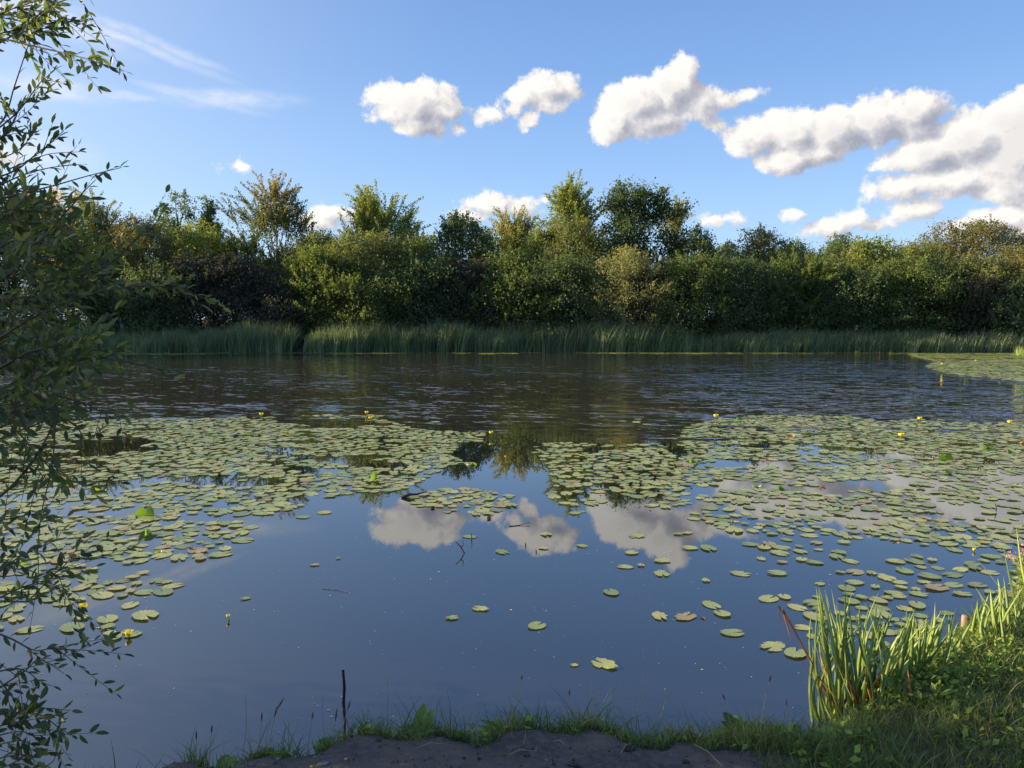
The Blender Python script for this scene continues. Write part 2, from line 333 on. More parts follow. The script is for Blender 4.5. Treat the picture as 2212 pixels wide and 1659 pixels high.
# ------------------------------------------------------------------ trees
def ground1(x, y): return float(ground_h(np.array([x]), np.array([y]))[0])
def tree(name, label, cat, px, top, wpx, y, mat, kind='round', dens=1., leaf=.17, low=.12, seed=0, bark='bark', lean=0., group=None, squash=1., shade_only=False):
    g = np.random.default_rng(1000 + seed)
    wpx *= 1.22 if kind in ('round', 'bush', 'open') else 1.15
    T = at_y(px, top, y); X0 = T[0]; z0 = ground1(X0, y); H = T[2] - z0
    Rr = (at_y(px + wpx / 2, top, y)[0] - X0)
    root = empty(name, (X0, y, z0)); tag(root, label, cat, group)
    Ry = min(Rr, 2.6) * (1 if kind != 'bush' else .9)
    area = 2 * Rr * H * (1 - low)
    leaf *= .80
    nleaf = int(area * dens * 8.0 / (leaf * leaf * .62)); nleaf = min(nleaf, 52000)
    per = 46 if kind != 'open' else 60
    nc = max(24, nleaf // per)
    # clump centres
    t = g.uniform(0, 1, nc * 4) ** .85
    th = g.uniform(0, 2 * math.pi, nc * 4)
    if kind == 'cone': prof = np.interp(t, [0, .15, .5, .8, 1], [.55, .95, .8, .45, .05])
    elif kind == 'feather': prof = np.interp(t, [0, .2, .6, .85, 1], [.6, 1., .85, .55, .18])
    elif kind == 'open': prof = np.interp(t, [0, .25, .55, .82, 1], [.45, .9, 1., .86, .4])
    elif kind == 'bush': prof = np.interp(t, [0, .3, .6, .85, 1], [1., 1.05, .98, .75, .35])
    if name.startswith('great_syc'): prof = np.interp(t, [0, .2, .45, .7, .88, 1], [.5, .8, 1., 1.02, .85, .45])
    elif kind not in ('cone', 'feather', 'open', 'bush'): prof = np.interp(t, [0, .2, .5, .82, 1], [.75, 1., 1.05, .85, .35])
    lob = 1 + .16 * np.sin(3 * th + seed) + .10 * np.sin(5 * th + 2.2 * seed + t * 9) + .08 * np.sin(t * 17 + seed * 3 + th * 2)
    u = g.uniform(0, 1, nc * 4) ** .42
    rr = prof * lob * u
    cx = np.cos(th) * rr * Rr + lean * t * H; cy = np.sin(th) * rr * Ry
    ztop = H * (.95 - .05 * np.sin(th * 4 + seed) * (t > .6))
    cz = low * H + t * (ztop - low * H)
    hole = vnoise(cx * 1.0 + cz * .35, cz * 1.1 + cy * .6, 1.7, seed)
    keep = hole > {'open': -.06, 'feather': -.22, 'bush': -.6}.get(kind, -.36)
    idx = np.nonzero(keep)[0][:nc]; Cc = np.stack([cx, cy, cz], -1)[idx]; nc = len(Cc)
    cr = g.uniform(.24, .52, nc) * min(1.2, .55 + Rr * .2)
    # leaves
    per = max(8, nleaf // nc); ci = np.repeat(np.arange(nc), per)
    off = g.normal(0, 1, (len(ci), 3)) * cr[ci][:, None] * np.array([1, 1, .72 * squash]) * .72
    P = Cc[ci] + off
    out = unit(Cc * np.array([1, 1, .0]) + 1e-3)[ci]
    D = unit(g.normal(0, 1, (len(ci), 3)) + out * .5 + np.array([0, 0, -.15 if kind != 'feather' else .5]))
    Nn = unit(g.normal(0, 1, (len(ci), 3)) * .75 + out * .6 + np.array([0, 0, .75]) + off / cr[ci][:, None] * .4)
    sz = leaf * g.uniform(.6, 1.25, len(ci))
    cv = g.uniform(0, 1, nc)
    var = np.clip(.5 + (cv[ci] - .5) * .7 + g.normal(0, .16, len(ci)), 0, 1)
    if kind == 'cherry_t': pass
    if name == 'cherry_tree': var = np.clip(np.interp(P[:, 2] / H, [.6, .85, 1.], [.1, .35, .65]) + g.normal(0, .18, len(ci)), 0, 1)
    Ps, Ds, Ns, Ls, Vs = [P], [D], [Nn], [sz], [var]
    # shoots that break the outline
    nsh = {'feather': 190, 'cone': 60, 'open': 60, 'round': 60, 'bush': 90}[kind]
    nsh = int(nsh * max(.5, min(2.5, Rr / 2.2)))
    wgt = (Cc[:, 2] / H) ** 2 + .15 * (np.hypot(Cc[:, 0] / Rr, Cc[:, 1] / Ry)); order = g.choice(nc, nsh, p=wgt / wgt.sum())
    tw = MB()
    sl_ = {'feather': (.9, 2.1), 'cone': (.4, .9), 'open': (.4, .8), 'round': (.35, .85), 'bush': (.4, 1.0)}[kind]
    for k in order:
        c = Cc[k]; o = unit(np.array([c[0] / Rr, c[1] / Ry, 0]) + 1e-3)
        dr = unit(o * g.uniform(.15, .9) + np.array([0, 0, 1.]) * g.uniform(.5, 1.3) + g.normal(0, .25, 3)); ln = g.uniform(*sl_)
        nl = int(ln / (leaf * .42)) + 2; s_ = np.linspace(.1, 1, nl)
        pts = c + dr * (s_ * ln)[:, None] + np.array([0, 0, -1]) * ((s_ ** 2) * ln * .12)[:, None]
        nlv = 3; q = np.repeat(pts, nlv, 0) + g.normal(0, leaf * .32, (nl * nlv, 3))
        Ps.append(q); Ds.append(unit(dr + g.normal(0, .8, (len(q), 3)))); Ns.append(unit(g.normal(0, .7, (len(q), 3)) + [0, 0, 1]))
        Ls.append(leaf * g.uniform(.6, 1.05, len(q))); vv = np.clip(g.uniform(.3, 1.) + g.normal(0, .1, len(q)), 0, 1)
        if name == 'cherry_tree': vv = np.clip(.22 + .45 * (c[2] / H - .7) * 2.2 + .25 * (abs(c[0]) < Rr * .25) + g.normal(0, .1, len(q)), 0, 1)
        Vs.append(vv)
    P = np.concatenate(Ps); D = np.concatenate(Ds); Nn = np.concatenate(Ns); sz = np.concatenate(Ls); var = np.concatenate(Vs)
    ok = P[:, 2] > .15
    P, D, Nn, sz, var = P[ok], D[ok], Nn[ok], sz[ok], var[ok]
    LV, LF = leaf_quads(P, D, Nn, sz, sz * g.uniform(.26, .40, len(sz)), .15)
    link('crown', mesh('crown', LV, LF, M[mat], {'var': np.repeat(var, 4)}), root)
    # trunk and limbs
    tb = MB(); lb_ = MB(); tr = max(.07, H * .014); hs = np.linspace(0, .86, 9)
    tp = np.stack([lean * hs * H + .12 * np.sin(hs * 5 + seed), .08 * np.cos(hs * 4 + seed), hs * H], -1)
    tb.add(*tube(tp, np.interp(hs, [0, .86], [tr, tr * .18]), 8))
    nl = 34 if kind == 'open' else 14
    for k in g.choice(nc, min(nl, nc), replace=False):
        c = Cc[k]; h0 = max(.12, min(.75, c[2] / H - g.uniform(.12, .35)))
        a = np.array([np.interp(h0, hs, tp[:, 0]), np.interp(h0, hs, tp[:, 1]), h0 * H])
        s_ = np.linspace(0, 1, 6)[:, None]; mid = (a + c) / 2 + np.array([0, 0, -.12 * np.linalg.norm(c - a)]) + g.normal(0, .1, 3)
        pts = a * (1 - s_) ** 2 + 2 * mid * s_ * (1 - s_) + c * s_ ** 2
        lb_.add(*tube(pts, np.linspace(tr * (.5 if kind == 'open' else .32), tr * .09, 6), 5))
    tk = link('trunk', tb.mesh('trunk', M[bark], True), root); link('limbs', lb_.mesh('limbs', M[bark], True), tk)
    return root

G = 'trees along the far bank'
TR = [
 # name, label, px, top, w, y, mat, kind, dens, leaf, low, extra
 ('willow_tree', 'olive willow behind the dark leafy bush, at the very left edge of the far bank', 10, 440, 190, 52, 'olive', 'bush', 1.0, .17, .0, {}),
 ('poplar_tree', 'golden autumn poplar rising behind the bush, the left one of two', 98, 434, 62, 66, 'gold', 'feather', .6, .17, .2, {}),
 ('poplar_tree', 'small orange gold poplar, the right one of two beside the drooping birch', 150, 432, 42, 66, 'gold', 'feather', .6, .17, .2, {}),
 ('birch_tree', 'olive birch with drooping top and a bare white trunk leaning in the reeds', 208, 438, 128, 53, 'olive', 'feather', .75, .14, .05, dict(bark='birch', lean=-.03)),
 ('willow_tree', 'brownish olive bushy willow between the drooping birch and the dark sycamore', 300, 470, 150, 52, 'olivebrown', 'round', .9, .15, .0, {}),
 ('sycamore_tree', 'tall dark green sycamore top standing up behind olive willows on the left', 386, 418, 84, 60, 'dark', 'open', 1.0, .22, .3, {}),
 ('sycamore_tree', 'very dark pointed tree just left of the red tipped cherry', 450, 436, 72, 60, 'dark', 'cone', 1.0, .22, .3, {}),
 ('maple_tree', 'yellow green sunlit maple in front of the tall dark sycamore', 425, 482, 150, 54, 'bright', 'round', .8, .18, .2, {}),
 ('plum_tree', 'broad purple black bushy tree behind the left reeds', 470, 560, 290, 50, 'maroon', 'bush', 1.0, .18, .0, {}),
 ('cherry_tree', 'thin see through cherry tree with pink and orange tips', 592, 418, 200, 55, 'cherry', 'feather', .24, .17, .1, dict(bark='barkpale')),
 ('hazel_tree', 'sparse light olive tree between the red tipped cherry and the feathery tree', 690, 502, 120, 53, 'olive', 'round', .6, .15, .05, {}),
 ('cherry_plum_tree', 'bright green tree with long feathery shoots arching into the sky', 826, 425, 180, 55, 'bright', 'feather', .72, .19, .2, {}),
 ('hawthorn_tree', 'rounded olive tree in front of the feathery tree above the reeds', 790, 505, 230, 51, 'olive', 'round', .9, .16, .0, {}),
 ('alder_tree', 'dark green shadowed tree just right of the rounded olive tree', 900, 520, 120, 52, 'green', 'round', .9, .18, .0, {}),
 ('sycamore_tree', 'dark round topped tree standing alone left of the pale willow', 1000, 462, 118, 56, 'dark', 'round', 1.0, .22, .1, {}),
 ('white_willow_tree', 'pale golden willow low behind the dark maple in the middle', 1112, 474, 130, 60, 'pale', 'feather', .7, .17, .1, {}),
 ('maple_tree', 'deep green maple in front of the pale golden willow', 1095, 545, 130, 51, 'green', 'round', .9, .2, .0, {}),
 ('ash_tree', 'tall pointed bright green tree left of the great round sycamore', 1232, 402, 118, 56, 'bright', 'feather', .8, .2, .1, {}),
 ('birch_tree', 'olive green birch below and right of the tall pointed tree', 1240, 478, 150, 53, 'olive', 'round', .8, .16, .0, {}),
 ('ash_tree', 'leafy green tree at the left foot of the tall pointed tree', 1172, 498, 96, 54, 'bright', 'round', .8, .19, .0, {}),
 ('great_sycamore_tree', 'big round topped sycamore with dark limbs showing against the sky', 1372, 396, 172, 56, 'dark', 'open', 1.15, .24, .12, {}),
 ('aspen_tree', 'thin pale green aspen half hidden right of the great sycamore', 1463, 434, 36, 62, 'pale', 'feather', .5, .16, .2, {}),
 ('goat_willow_tree', 'small pale olive willow standing forward of the shaded trees under the great sycamore', 1352, 540, 128, 48.6, 'pale', 'round', .62, .13, .1, dict(bark='barkpale')),
 ('oak_tree', 'dark tree sloping down on the right side of the great sycamore', 1500, 497, 124, 54, 'dark', 'round', .9, .2, .0, {}),
 ('field_maple_tree', 'golden topped field maple, leftmost of the low trees on the right', 1640, 500, 130, 55, 'olivebrown', 'round', .8, .17, .1, {}),
 ('field_maple_tree', 'small yellow green tree just right of the golden topped maple', 1725, 524, 100, 54, 'bright', 'round', .8, .17, .0, {}),
 ('rowan_tree', 'dull green rowan with a feathery crown between two yellow green trees', 1812, 510, 90, 57, 'green', 'round', .8, .16, .1, {}),
 ('sallow_tree', 'light yellow green rounded tree right of the dull green rowan', 1890, 520, 160, 52, 'bright', 'round', .9, .2, .0, {}),
 ('sallow_tree', 'olive tree filling the dip before the big golden mound', 1990, 528, 140, 54, 'olive', 'round', .9, .16, .0, {}),
 ('great_willow_tree', 'broad golden olive willow mound at the right edge', 2120, 482, 300, 57, 'olivebrown', 'round', .9, .17, .0, {}),
 ('willow_tree', 'dark olive willow in shade below the golden mound at right', 2100, 560, 250, 50.5, 'olive', 'bush', .9, .16, .0, {}),
 ('willow_tree', 'shaded dark willow touching the right edge behind the far pads', 2225, 530, 130, 50, 'olivebrown', 'bush', .9, .17, .0, {}),
 ('elder_bush', 'rust brown bush glimpsed in a sunlit gap among the right hand trees', 1790, 578, 56, 53, 'rust', 'bush', .7, .14, .3, {}),
 ('silver_willow_bush', 'pale straw coloured bush in a sunlit gap beside the rust brown bush', 1822, 582, 60, 52.5, 'pale', 'feather', .7, .14, .3, {}),
]
bushes = [
 ('low dark shrub behind the reeds at far left, below the drooping birch', 200, 610, 190, 'dark'), ('low dark shrub at the left end of the purple black tree', 330, 580, 150, 'dark'),
 ('low dark shrub behind the gap in the left reeds', 590, 630, 130, 'maroon'), ('dusky shrub behind the reeds right of the landing spot', 700, 560, 150, 'green'),
 ('shaded green shrub with thin stems under the rounded olive tree', 800, 590, 150, 'green'), ('shaded shrub below the dark green tree left of middle', 920, 560, 140, 'dark'),
 ('shaded shrub below the dark round topped tree', 1010, 600, 130, 'maroon'), ('dark maple shrub in the middle of the far bank', 1110, 590, 140, 'green'),
 ('dark shrub below the tall pointed bright tree', 1220, 560, 140, 'dark'), ('brown shaded shrub at the foot of the small pale willow', 1400, 600, 110, 'maroon'),
 ('dark shrub right of the small pale willow', 1500, 555, 150, 'green'), ('deep green shrub below the golden topped maple', 1610, 560, 150, 'dark'),
 ('deep green shrub left of the seated figure', 1730, 580, 150, 'green'), ('dark shrub above the seated figure', 1850, 590, 130, 'dark'),
 ('dark shrub with small pale leaves right of the seated figure', 1960, 565, 150, 'green'), ('shaded shrub at the right end of the reeds', 2070, 620, 140, 'maroon'),
 ('low dark shrub at the right edge of the far bank', 2190, 610, 150, 'dark')]
sd = 0
for (nm, lab, x, t, wd, y, mt, kd, dn, lf, lw, ex) in TR:
    sd += 1
    r_ = tree(nm, lab, nm.split('_')[-1] if nm.endswith('bush') else 'tree', x, t, wd, y, mt, kd, dn, lf, lw, seed=sd, group=G, **ex)
    if 'bare white trunk' in lab: BIRCH = r_
for (lab, x, t, wd, mt) in bushes:
    sd += 1
    tree('shrub', lab, 'shrub', x, t, wd * 1.25, 49.0 + (sd % 3) * .6, mt, ('bush', 'round', 'feather')[sd % 3], .9, .18, .0, seed=sd, group='shaded shrubs behind the reeds')
for (lab, x, t, wd, mt) in [('hazy green tree behind the two golden poplars at far left', 250, 492, 200, 'olive'), ('green tree glimpsed behind the yellow green maple at left', 500, 520, 170, 'green'), ('green tree behind the stems of the thin cherry', 610, 545, 170, 'olive'),
  ('green tree seen in the gap right of the thin cherry', 705, 520, 170, 'green'), ('green tree seen between the feathery tree and the dark round topped tree', 910, 508, 140, 'olive'), ('green tree behind the pale golden willow in the middle', 1080, 506, 160, 'green'),
  ('olive tree behind the small pale willow', 1320, 520, 170, 'olive'), ('green tree filling the skyline right of the great sycamore', 1550, 538, 170, 'green'), ('olive tree behind the golden topped field maple', 1690, 540, 160, 'olive'), ('green tree behind the light yellow green rounded tree', 1860, 540, 190, 'green'), ('green tree behind the dip before the golden mound', 2010, 534, 180, 'olive')]:
    sd += 1; tree('willow_tree', lab, 'tree', x, t, wd, 59, mt, 'round', .7, .22, .0, seed=sd, group=G)
# the row goes on past the left and right of the picture
for k, (x, t, wd, mt) in enumerate([(-110, 430, 200, 'olive'), (-250, 410, 240, 'green'), (-430, 400, 300, 'dark'), (-650, 395, 320, 'green'), (-900, 385, 380, 'dark'), (-1200, 380, 420, 'green'), (2400, 500, 240, 'olive')]):
    sd += 1
    tree('willow_tree', 'unseen green tree added beyond the left edge to shade the far reeds', 'tree', x, t, wd, 52, mt, 'bush', .45, .30, .0, seed=sd, group=G)

for k, (x, y, hh) in enumerate([(-47, 46.6, 12), (-53, 45.6, 13), (-60, 44.0, 14), (-42, 47.2, 11), (-37.5, 47.6, 8.5)]):  # unseen trees added by the left shore to throw shade on the far reeds
    sd += 1; q_ = F * x / y * 1.0
    tree('willow_tree', 'unseen green tree added beyond the left edge to shade the far reeds', 'tree', 1106 + q_, 689 - (hh - 2) / y * F, 260, y, 'green', 'bush', .4, .34, .0, seed=sd, group=G)
# birch trunk showing in the reeds at left
pts = [at_y(240, 635, 49.6), at_y(246, 655, 49.2), at_y(256, 678, 49.0), at_y(263, 700, 48.7), at_y(270, 735, 48.4)]
tb = MB(); tb.add(*tube(np.array(pts), [.09, .10, .13, .15, .16], 8))
link('trunk', tb.mesh('trunk', M['birch'], True, BIRCH.location[:]), BIRCH)

# ------------------------------------------------------------------ reeds on the far bank
def blades(P, Hh, W, g, lean=(.0, .0), bend=.25, seg=3, spread=.12):
    """strips of blades; P (n,3) bases"""
    n = len(P); th = g.uniform(0, 2 * math.pi, n); side = np.stack([np.cos(th), np.sin(th), 0 * th], -1)
    dr = np.stack([g.normal(lean[0], spread, n), g.normal(lean[1], spread, n), np.ones(n)], -1); dr = unit(dr)
    bd = np.stack([g.normal(lean[0] * 1.5, bend, n), g.normal(lean[1] * 1.5, bend, n), -np.abs(g.normal(0, bend * .5, n))], -1)
    s_ = np.linspace(0, 1, seg + 1); V = []
    for s in s_:
        c = P + dr * (Hh * s)[:, None] + bd * (Hh * s * s)[:, None]; wv = (W * (1 - s) ** .7 * (1 if s < .99 else 0) + .0002)[:, None] if np.ndim(W) else 0
        V += [c - side * wv, c + side * wv]
    V = np.stack(V, 1); k = V.shape[1]
    b0 = (np.arange(n) * k)[:, None]; q = np.arange(seg)[None] * 2
    Fq = np.stack([b0 + q, b0 + q + 1, b0 + q + 3, b0 + q + 2], -1).reshape(-1, 4)
    return V.reshape(-1, 3), Fq, k
def reedbed(label, x0, x1, n, hmax, seed, y0=0., dep=2.4, taper=True):
    g = np.random.default_rng(seed)
    X0 = at_y(x0, 740, 46.5)[0]; X1 = at_y(x1, 740, 46.5)[0]
    x = g.uniform(X0, X1, n); y = far_shore(x) + y0 + g.uniform(-.1, dep, n) + .30 * vnoise(x, x * .3, 2.6, seed + 4) + .25 * vnoise(x, x * .1, 7., seed + 6) - .15
    z = ground_h(x, y)
    h = hmax * (.80 + .30 * vnoise(x, y * .3, 1.1, seed) + .34 * vnoise(x, y, 4.5, seed + 1) + .25 * vnoise(x, y * .5, 11., seed + 2)) * (1.12 - .42 * g.uniform(0, 1, n) ** .6)
    if taper: h *= np.interp(np.minimum(x - X0, X1 - x), [0, 1.2], [.75, 1])
    V, Fq, k = blades(np.stack([x, y, z], -1), h, np.full(n, .019) * g.uniform(.6, 1.5, n), g, (.05, -.02), .18, 4, .08)
    dead = g.uniform(0, 1, n); var = np.clip(.62 + .25 * vnoise(x, y, 1.5, seed + 5) + g.normal(0, .15, n) - (dead < .08) * .5, 0, 1)
    var = np.clip(var + .28 * vnoise(x, y * .5, 9., seed + 8), 0, 1)
    va = (var[:, None] * np.interp(np.linspace(0, 1, 5), [0, .12, .3], [.35, .8, 1])[None].repeat(2, 1).reshape(1, -1)[:, :k] if False else np.repeat(var, k))
    o = link('reeds', mesh('reeds', V, Fq, M['reed'], {'var': va})); tag(o, label, 'reeds', 'reed beds along the far bank', 'stuff'); return o
reedbed('green reeds behind the leafy bush, left of the purple black tree', -60, 412, 10500, 1.5, 1)
reedbed('tall green reeds in front of the purple black tree, left of the landing gap', 418, 640, 6500, 1.9, 2)
reedbed('long bed of tall green reeds right of the landing gap', 664, 1500, 21000, 1.9, 3)
reedbed('green reeds on the right half of the far bank, below the seated figure', 1500, 2040, 13500, 1.36, 4)
reedbed('thin pale reeds at the right end of the far bank', 2040, 2260, 1500, 1.3, 5)

# ------------------------------------------------------------------ lily pads
m, N, b, out = new_mat('lily_pad'); M['pad'] = m
oi = N.n('ShaderNodeObjectInfo').outputs['Random']
a = N.n('ShaderNodeAttribute', attribute_name='var').outputs['Fac']
loc = N.n('ShaderNodeAttribute', attribute_name='loc').outputs['Vector']; lx, ly, lz = N.sep(loc)
ang = N.m('ARCTAN2', ly, lx); rad = N.v('LENGTH', N.comb(lx, ly, 0.))
v01 = N.m('FRACT', N.m('ADD', a, oi))
geo = N.n('ShaderNodeNewGeometry').outputs['Position']
base_ = N.ramp(v01, [(0., (.17, .235, .085)), (.25, (.25, .32, .10)), (.55, (.33, .38, .125)), (.85, (.40, .42, .15)), (.955, (.33, .31, .13)), (.985, (.34, .25, .11)), (1., (.22, .26, .11))])
vein = N.m('POWER', N.m('ABSOLUTE', N.m('SINE', N.m('MULTIPLY', ang, 8.))), 14.)
base_ = N.mix(N.m('MULTIPLY', vein, .30), base_, (.40, .44, .22, 1))
blot = N.ss(N.noise(N.v('ADD', N.v('SCALE', loc, scale=2.2), N.comb(N.m('MULTIPLY', v01, 31.), 0., 0.)), 1., 5., .65).outputs[0], .57, .70, 0., .75)
base_ = N.mix(N.ss(rad, .94, 1.06, 0., .6), base_, (.20, .15, .06, 1))
base_ = N.mix(N.m('MULTIPLY', blot, N.ss(rad, .3, 1.)), base_, (.22, .18, .08, 1))
N.put(b.inputs['Base Color'], base_); N.put(b.inputs['Roughness'], .30); b.inputs['Specular IOR Level'].default_value = .95
bp = N.n('ShaderNodeBump'); bp.inputs['Strength'].default_value = .35; bp.inputs['Distance'].default_value = .006
N.put(bp.inputs['Height'], N.m('ADD', vein, N.noise(geo, 30., 3., .5).outputs[0])); N.put(b.inputs['Normal'], bp.outputs[0])
t = N.n('ShaderNodeBsdfTranslucent'); N.put(t.inputs[0], N.mix(1., base_, (1.6, 1.9, .5, 1), 'MULTIPLY'))
mx = N.n('ShaderNodeMixShader'); mx.inputs[0].default_value = .12
N.nt.links.new(b.outputs[0], mx.inputs[1]); N.nt.links.new(t.outputs[0], mx.inputs[2]); N.nt.links.new(mx.outputs[0], out.inputs[0])
# upright leaves seen against the light
m, N, b, out = new_mat('upright_pad'); M['upad'] = m
a = N.n('ShaderNodeAttribute', attribute_name='var').outputs['Fac']
loc = N.n('ShaderNodeAttribute', attribute_name='loc').outputs['Vector']; lx, ly, lz = N.sep(loc)
vein = N.m('POWER', N.m('ABSOLUTE', N.m('SINE', N.m('MULTIPLY', N.m('ARCTAN2', ly, lx), 8.))), 12.)
c = N.mix(N.m('MULTIPLY', vein, .35), (.09, .17, .02, 1), (.18, .27, .05, 1))
N.put(b.inputs['Base Color'], c); b.inputs['Roughness'].default_value = .4
t = N.n('ShaderNodeBsdfTranslucent'); t.inputs[0].default_value = (.26, .44, .03, 1)
mx = N.n('ShaderNodeMixShader'); mx.inputs[0].default_value = .55
N.nt.links.new(b.outputs[0], mx.inputs[1]); N.nt.links.new(t.outputs[0], mx.inputs[2]); N.nt.links.new(mx.outputs[0], out.inputs[0])

def pad_shape(g, n=26, rag=.02, wave=.03):
    """a notched oval leaf of radius about 1: rings at 0, .5, 1; returns verts, quad faces (fan as degenerate-free strips)"""
    th = np.linspace(.20, 2 * math.pi - .20, n)
    r = 1 + .05 * np.cos(2 * th) + .025 * np.sin(3 * th + g.uniform(0, 6)) + rag * g.normal(0, 1, n)
    r[0] *= .93; r[-1] *= .93
    if rag > .05:
        for _ in range(3): k = g.integers(2, n - 2); r[k] *= g.uniform(.6, .85)
    ct, st = np.cos(th) * 1.14, np.sin(th)
    z1 = wave * np.sin(th * g.integers(2, 5) + g.uniform(0, 6)) + wave * .4 * g.normal(0, 1, n)
    z1 = (z1 - z1.min() * .5) * .55
    ring1 = np.stack([ct * r, st * r, z1 + .01], -1)
    ring0 = np.stack([.15 + (ct * r - .15) * .5, st * r * .5, z1 * .3], -1)
    c0 = np.array([.16, 0, 0.])
    cc = np.stack([c0[0] + (ct * r - c0[0]) * .04, st * r * .04, 0 * th], -1)
    V = np.concatenate([cc, ring0, ring1]); j = np.arange(n - 1)
    Fq = np.concatenate([np.stack([k * n + j, (k + 1) * n + j, (k + 1) * n + j + 1, k * n + j + 1], -1) for k in (0, 1)])
    return V, Fq
g = np.random.default_rng(5)
shapes = [pad_shape(g, 26, rg, wv) for rg, wv in [(.012, .015), (.015, .03), (.02, .04), (.03, .03), (.07, .05), (.1, .06), (.015, .02), (.02, .05)]]
lowshapes = [pad_shape(g, 11, rg, .03) for rg in (.02, .03, .04, .05)]
def inpoly(p, poly):
    x, y = p[:, 0], p[:, 1]; r = np.zeros(len(p), bool); n = len(poly)
    for i in range(n):
        x1, y1 = poly[i]; x2, y2 = poly[(i + 1) % n]
        c = ((y1 > y) != (y2 > y)) & (x < (x2 - x1) * (y - y1) / (y2 - y1 + 1e-12) + x1); r ^= c
    return r
def W2(poly): return np.array([at_z(a, b)[:2] for a, b in poly])
def scatter(poly, cover, r0, seed, sep=.75, hole=None):
    """random leaves in a patch of the pond; cover = share of the water hidden"""
    g = np.random.default_rng(seed); w_ = W2(poly); lo, hi = w_.min(0), w_.max(0)
    box = np.prod(hi - lo); tries = int(box * cover / (math.pi * r0 * r0) * 1.6) + 10
    p = g.uniform(lo, hi, (tries, 2)); p = p[inpoly(p, w_)]
    if hole is not None: p = p[hole(p)]
    r = r0 * g.uniform(.55, 1.3, len(p)); cell = {}; keep = []
    cs_ = r0 * 2.4
    for i in range(len(p)):
        kx, ky = int(p[i, 0] // cs_), int(p[i, 1] // cs_); ok = True
        for a in (-1, 0, 1):
            for b_ in (-1, 0, 1):
                for j in cell.get((kx + a, ky + b_), ()):
                    if (p[i, 0] - p[j, 0]) ** 2 + (p[i, 1] - p[j, 1]) ** 2 < (sep * (r[i] + r[j])) ** 2: ok = False; break
                if not ok: break
            if not ok: break
        if ok: cell.setdefault((kx, ky), []).append(i); keep.append(i)
    return np.column_stack([p[keep], r[keep]])
def gaps(sc_, thr, seed): return lambda p: .6 * vnoise(p[:, 0] * .8, p[:, 1] * 1.5, sc_, seed) + .65 * vnoise(p[:, 0], p[:, 1] * 1.6, sc_ * 3., seed + 7) > thr
PD = []       # x, y, r, zone
def zone(name, arr): PD.extend([(a[0], a[1], a[2] * (.88 if not name.startswith('far') else 1), name) for a in arr])
zone('left', scatter([(-260, 935), (200, 908), (420, 905), (560, 902), (700, 897), (830, 897), (815, 905), (900, 925), (940, 932), (1000, 930), (1048, 938), (1040, 952), (990, 958), (965, 985), (1015, 1002), (930, 1012),
  (880, 1018), (700, 1020), (400, 1030), (100, 1040), (-260, 1050)], 3.07, 0.0840, 21, 0.65, gaps(1.3, -0.15, 31)))
zone('left', scatter([(-260, 1050), (100, 1040), (400, 1030), (880, 1018), (960, 1018), (900, 1045), (860, 1060), (760, 1068), (700, 1078), (640, 1098), (560, 1118), (500, 1110), (300, 1130), (-260, 1140)], 2.61, 0.0819, 22, 0.67, gaps(1.8, -0.15, 32)))
zone('left', scatter([(-200, 1140), (300, 1130), (500, 1125), (545, 1140), (530, 1170), (480, 1190), (470, 1215), (370, 1222), (300, 1215), (150, 1240), (-200, 1260)], 2.53, 0.0789, 23, 0.69, gaps(2.4, -0.19, 33)))
zone('leftnear', scatter([(-200, 1260), (150, 1240), (240, 1225), (370, 1250), (375, 1275), (290, 1300), (340, 1330), (290, 1380), (230, 1385), (210, 1350), (60, 1370), (-200, 1350)], 2.35, 0.0767, 24, 0.71, gaps(3., -0.17, 34)))
zone('centre', scatter([(1145, 968), (1200, 956), (1300, 962), (1380, 952), (1440, 965), (1465, 1000), (1440, 1030), (1480, 1060), (1400, 1075), (1300, 1068), (1200, 1060), (1190, 1010)], 2.53, 0.0819, 25, 0.69, gaps(1.6, -0.07, 35)))
zone('centre', scatter([(1180, 1060), (1480, 1060), (1500, 1150), (1380, 1165), (1300, 1150), (1230, 1110)], 1.35, 0.0767, 26, 0.77, gaps(2.2, -0.01, 36)))
zone('mid', scatter([(890, 1075), (960, 1058), (1010, 1055), (1100, 1070), (1105, 1095), (1060, 1112), (985, 1120), (960, 1105), (900, 1095)], 2.17, 0.0789, 27, 0.69))
zone('right', scatter([(1480, 925), (1560, 902), (1700, 897), (1830, 900), (1900, 912), (2000, 905), (2100, 912), (2260, 918), (2500, 925), (2500, 1020), (2260, 1010), (1800, 1000), (1500, 990), (1470, 960)], 2.89, 0.0840, 28, 0.65, gaps(1.4, -0.18, 38)))
zone('right', scatter([(1470, 985), (1800, 1000), (2500, 1015), (2500, 1110), (2212, 1100), (1900, 1085), (1600, 1090), (1490, 1090), (1450, 1040)], 2.71, 0.0819, 29, 0.66, gaps(1.8, -0.06, 39)))
zone('rightmid', scatter([(1490, 1090), (1900, 1085), (2400, 1105), (2400, 1180), (2100, 1180), (1900, 1165), (1750, 1160), (1600, 1150), (1500, 1145)], 1.99, 0.0767, 30, 0.71, gaps(2.3, -0.10, 40)))
zone('rightnear', scatter([(1600, 1165), (1900, 1165), (2300, 1175), (2300, 1260), (2212, 1290), (1950, 1290), (1850, 1300), (1750, 1260), (1640, 1230)], 0.90, 0.0694, 41, 0.83, gaps(3., -0.03, 41)))
zone('rightnear', scatter([(1640, 1290), (1950, 1270), (2050, 1310), (2040, 1350), (1900, 1400), (1740, 1420), (1650, 1400), (1760, 1340)], 0.90, 0.0643, 42, 0.83, gaps(3.4, -0.03, 42)))
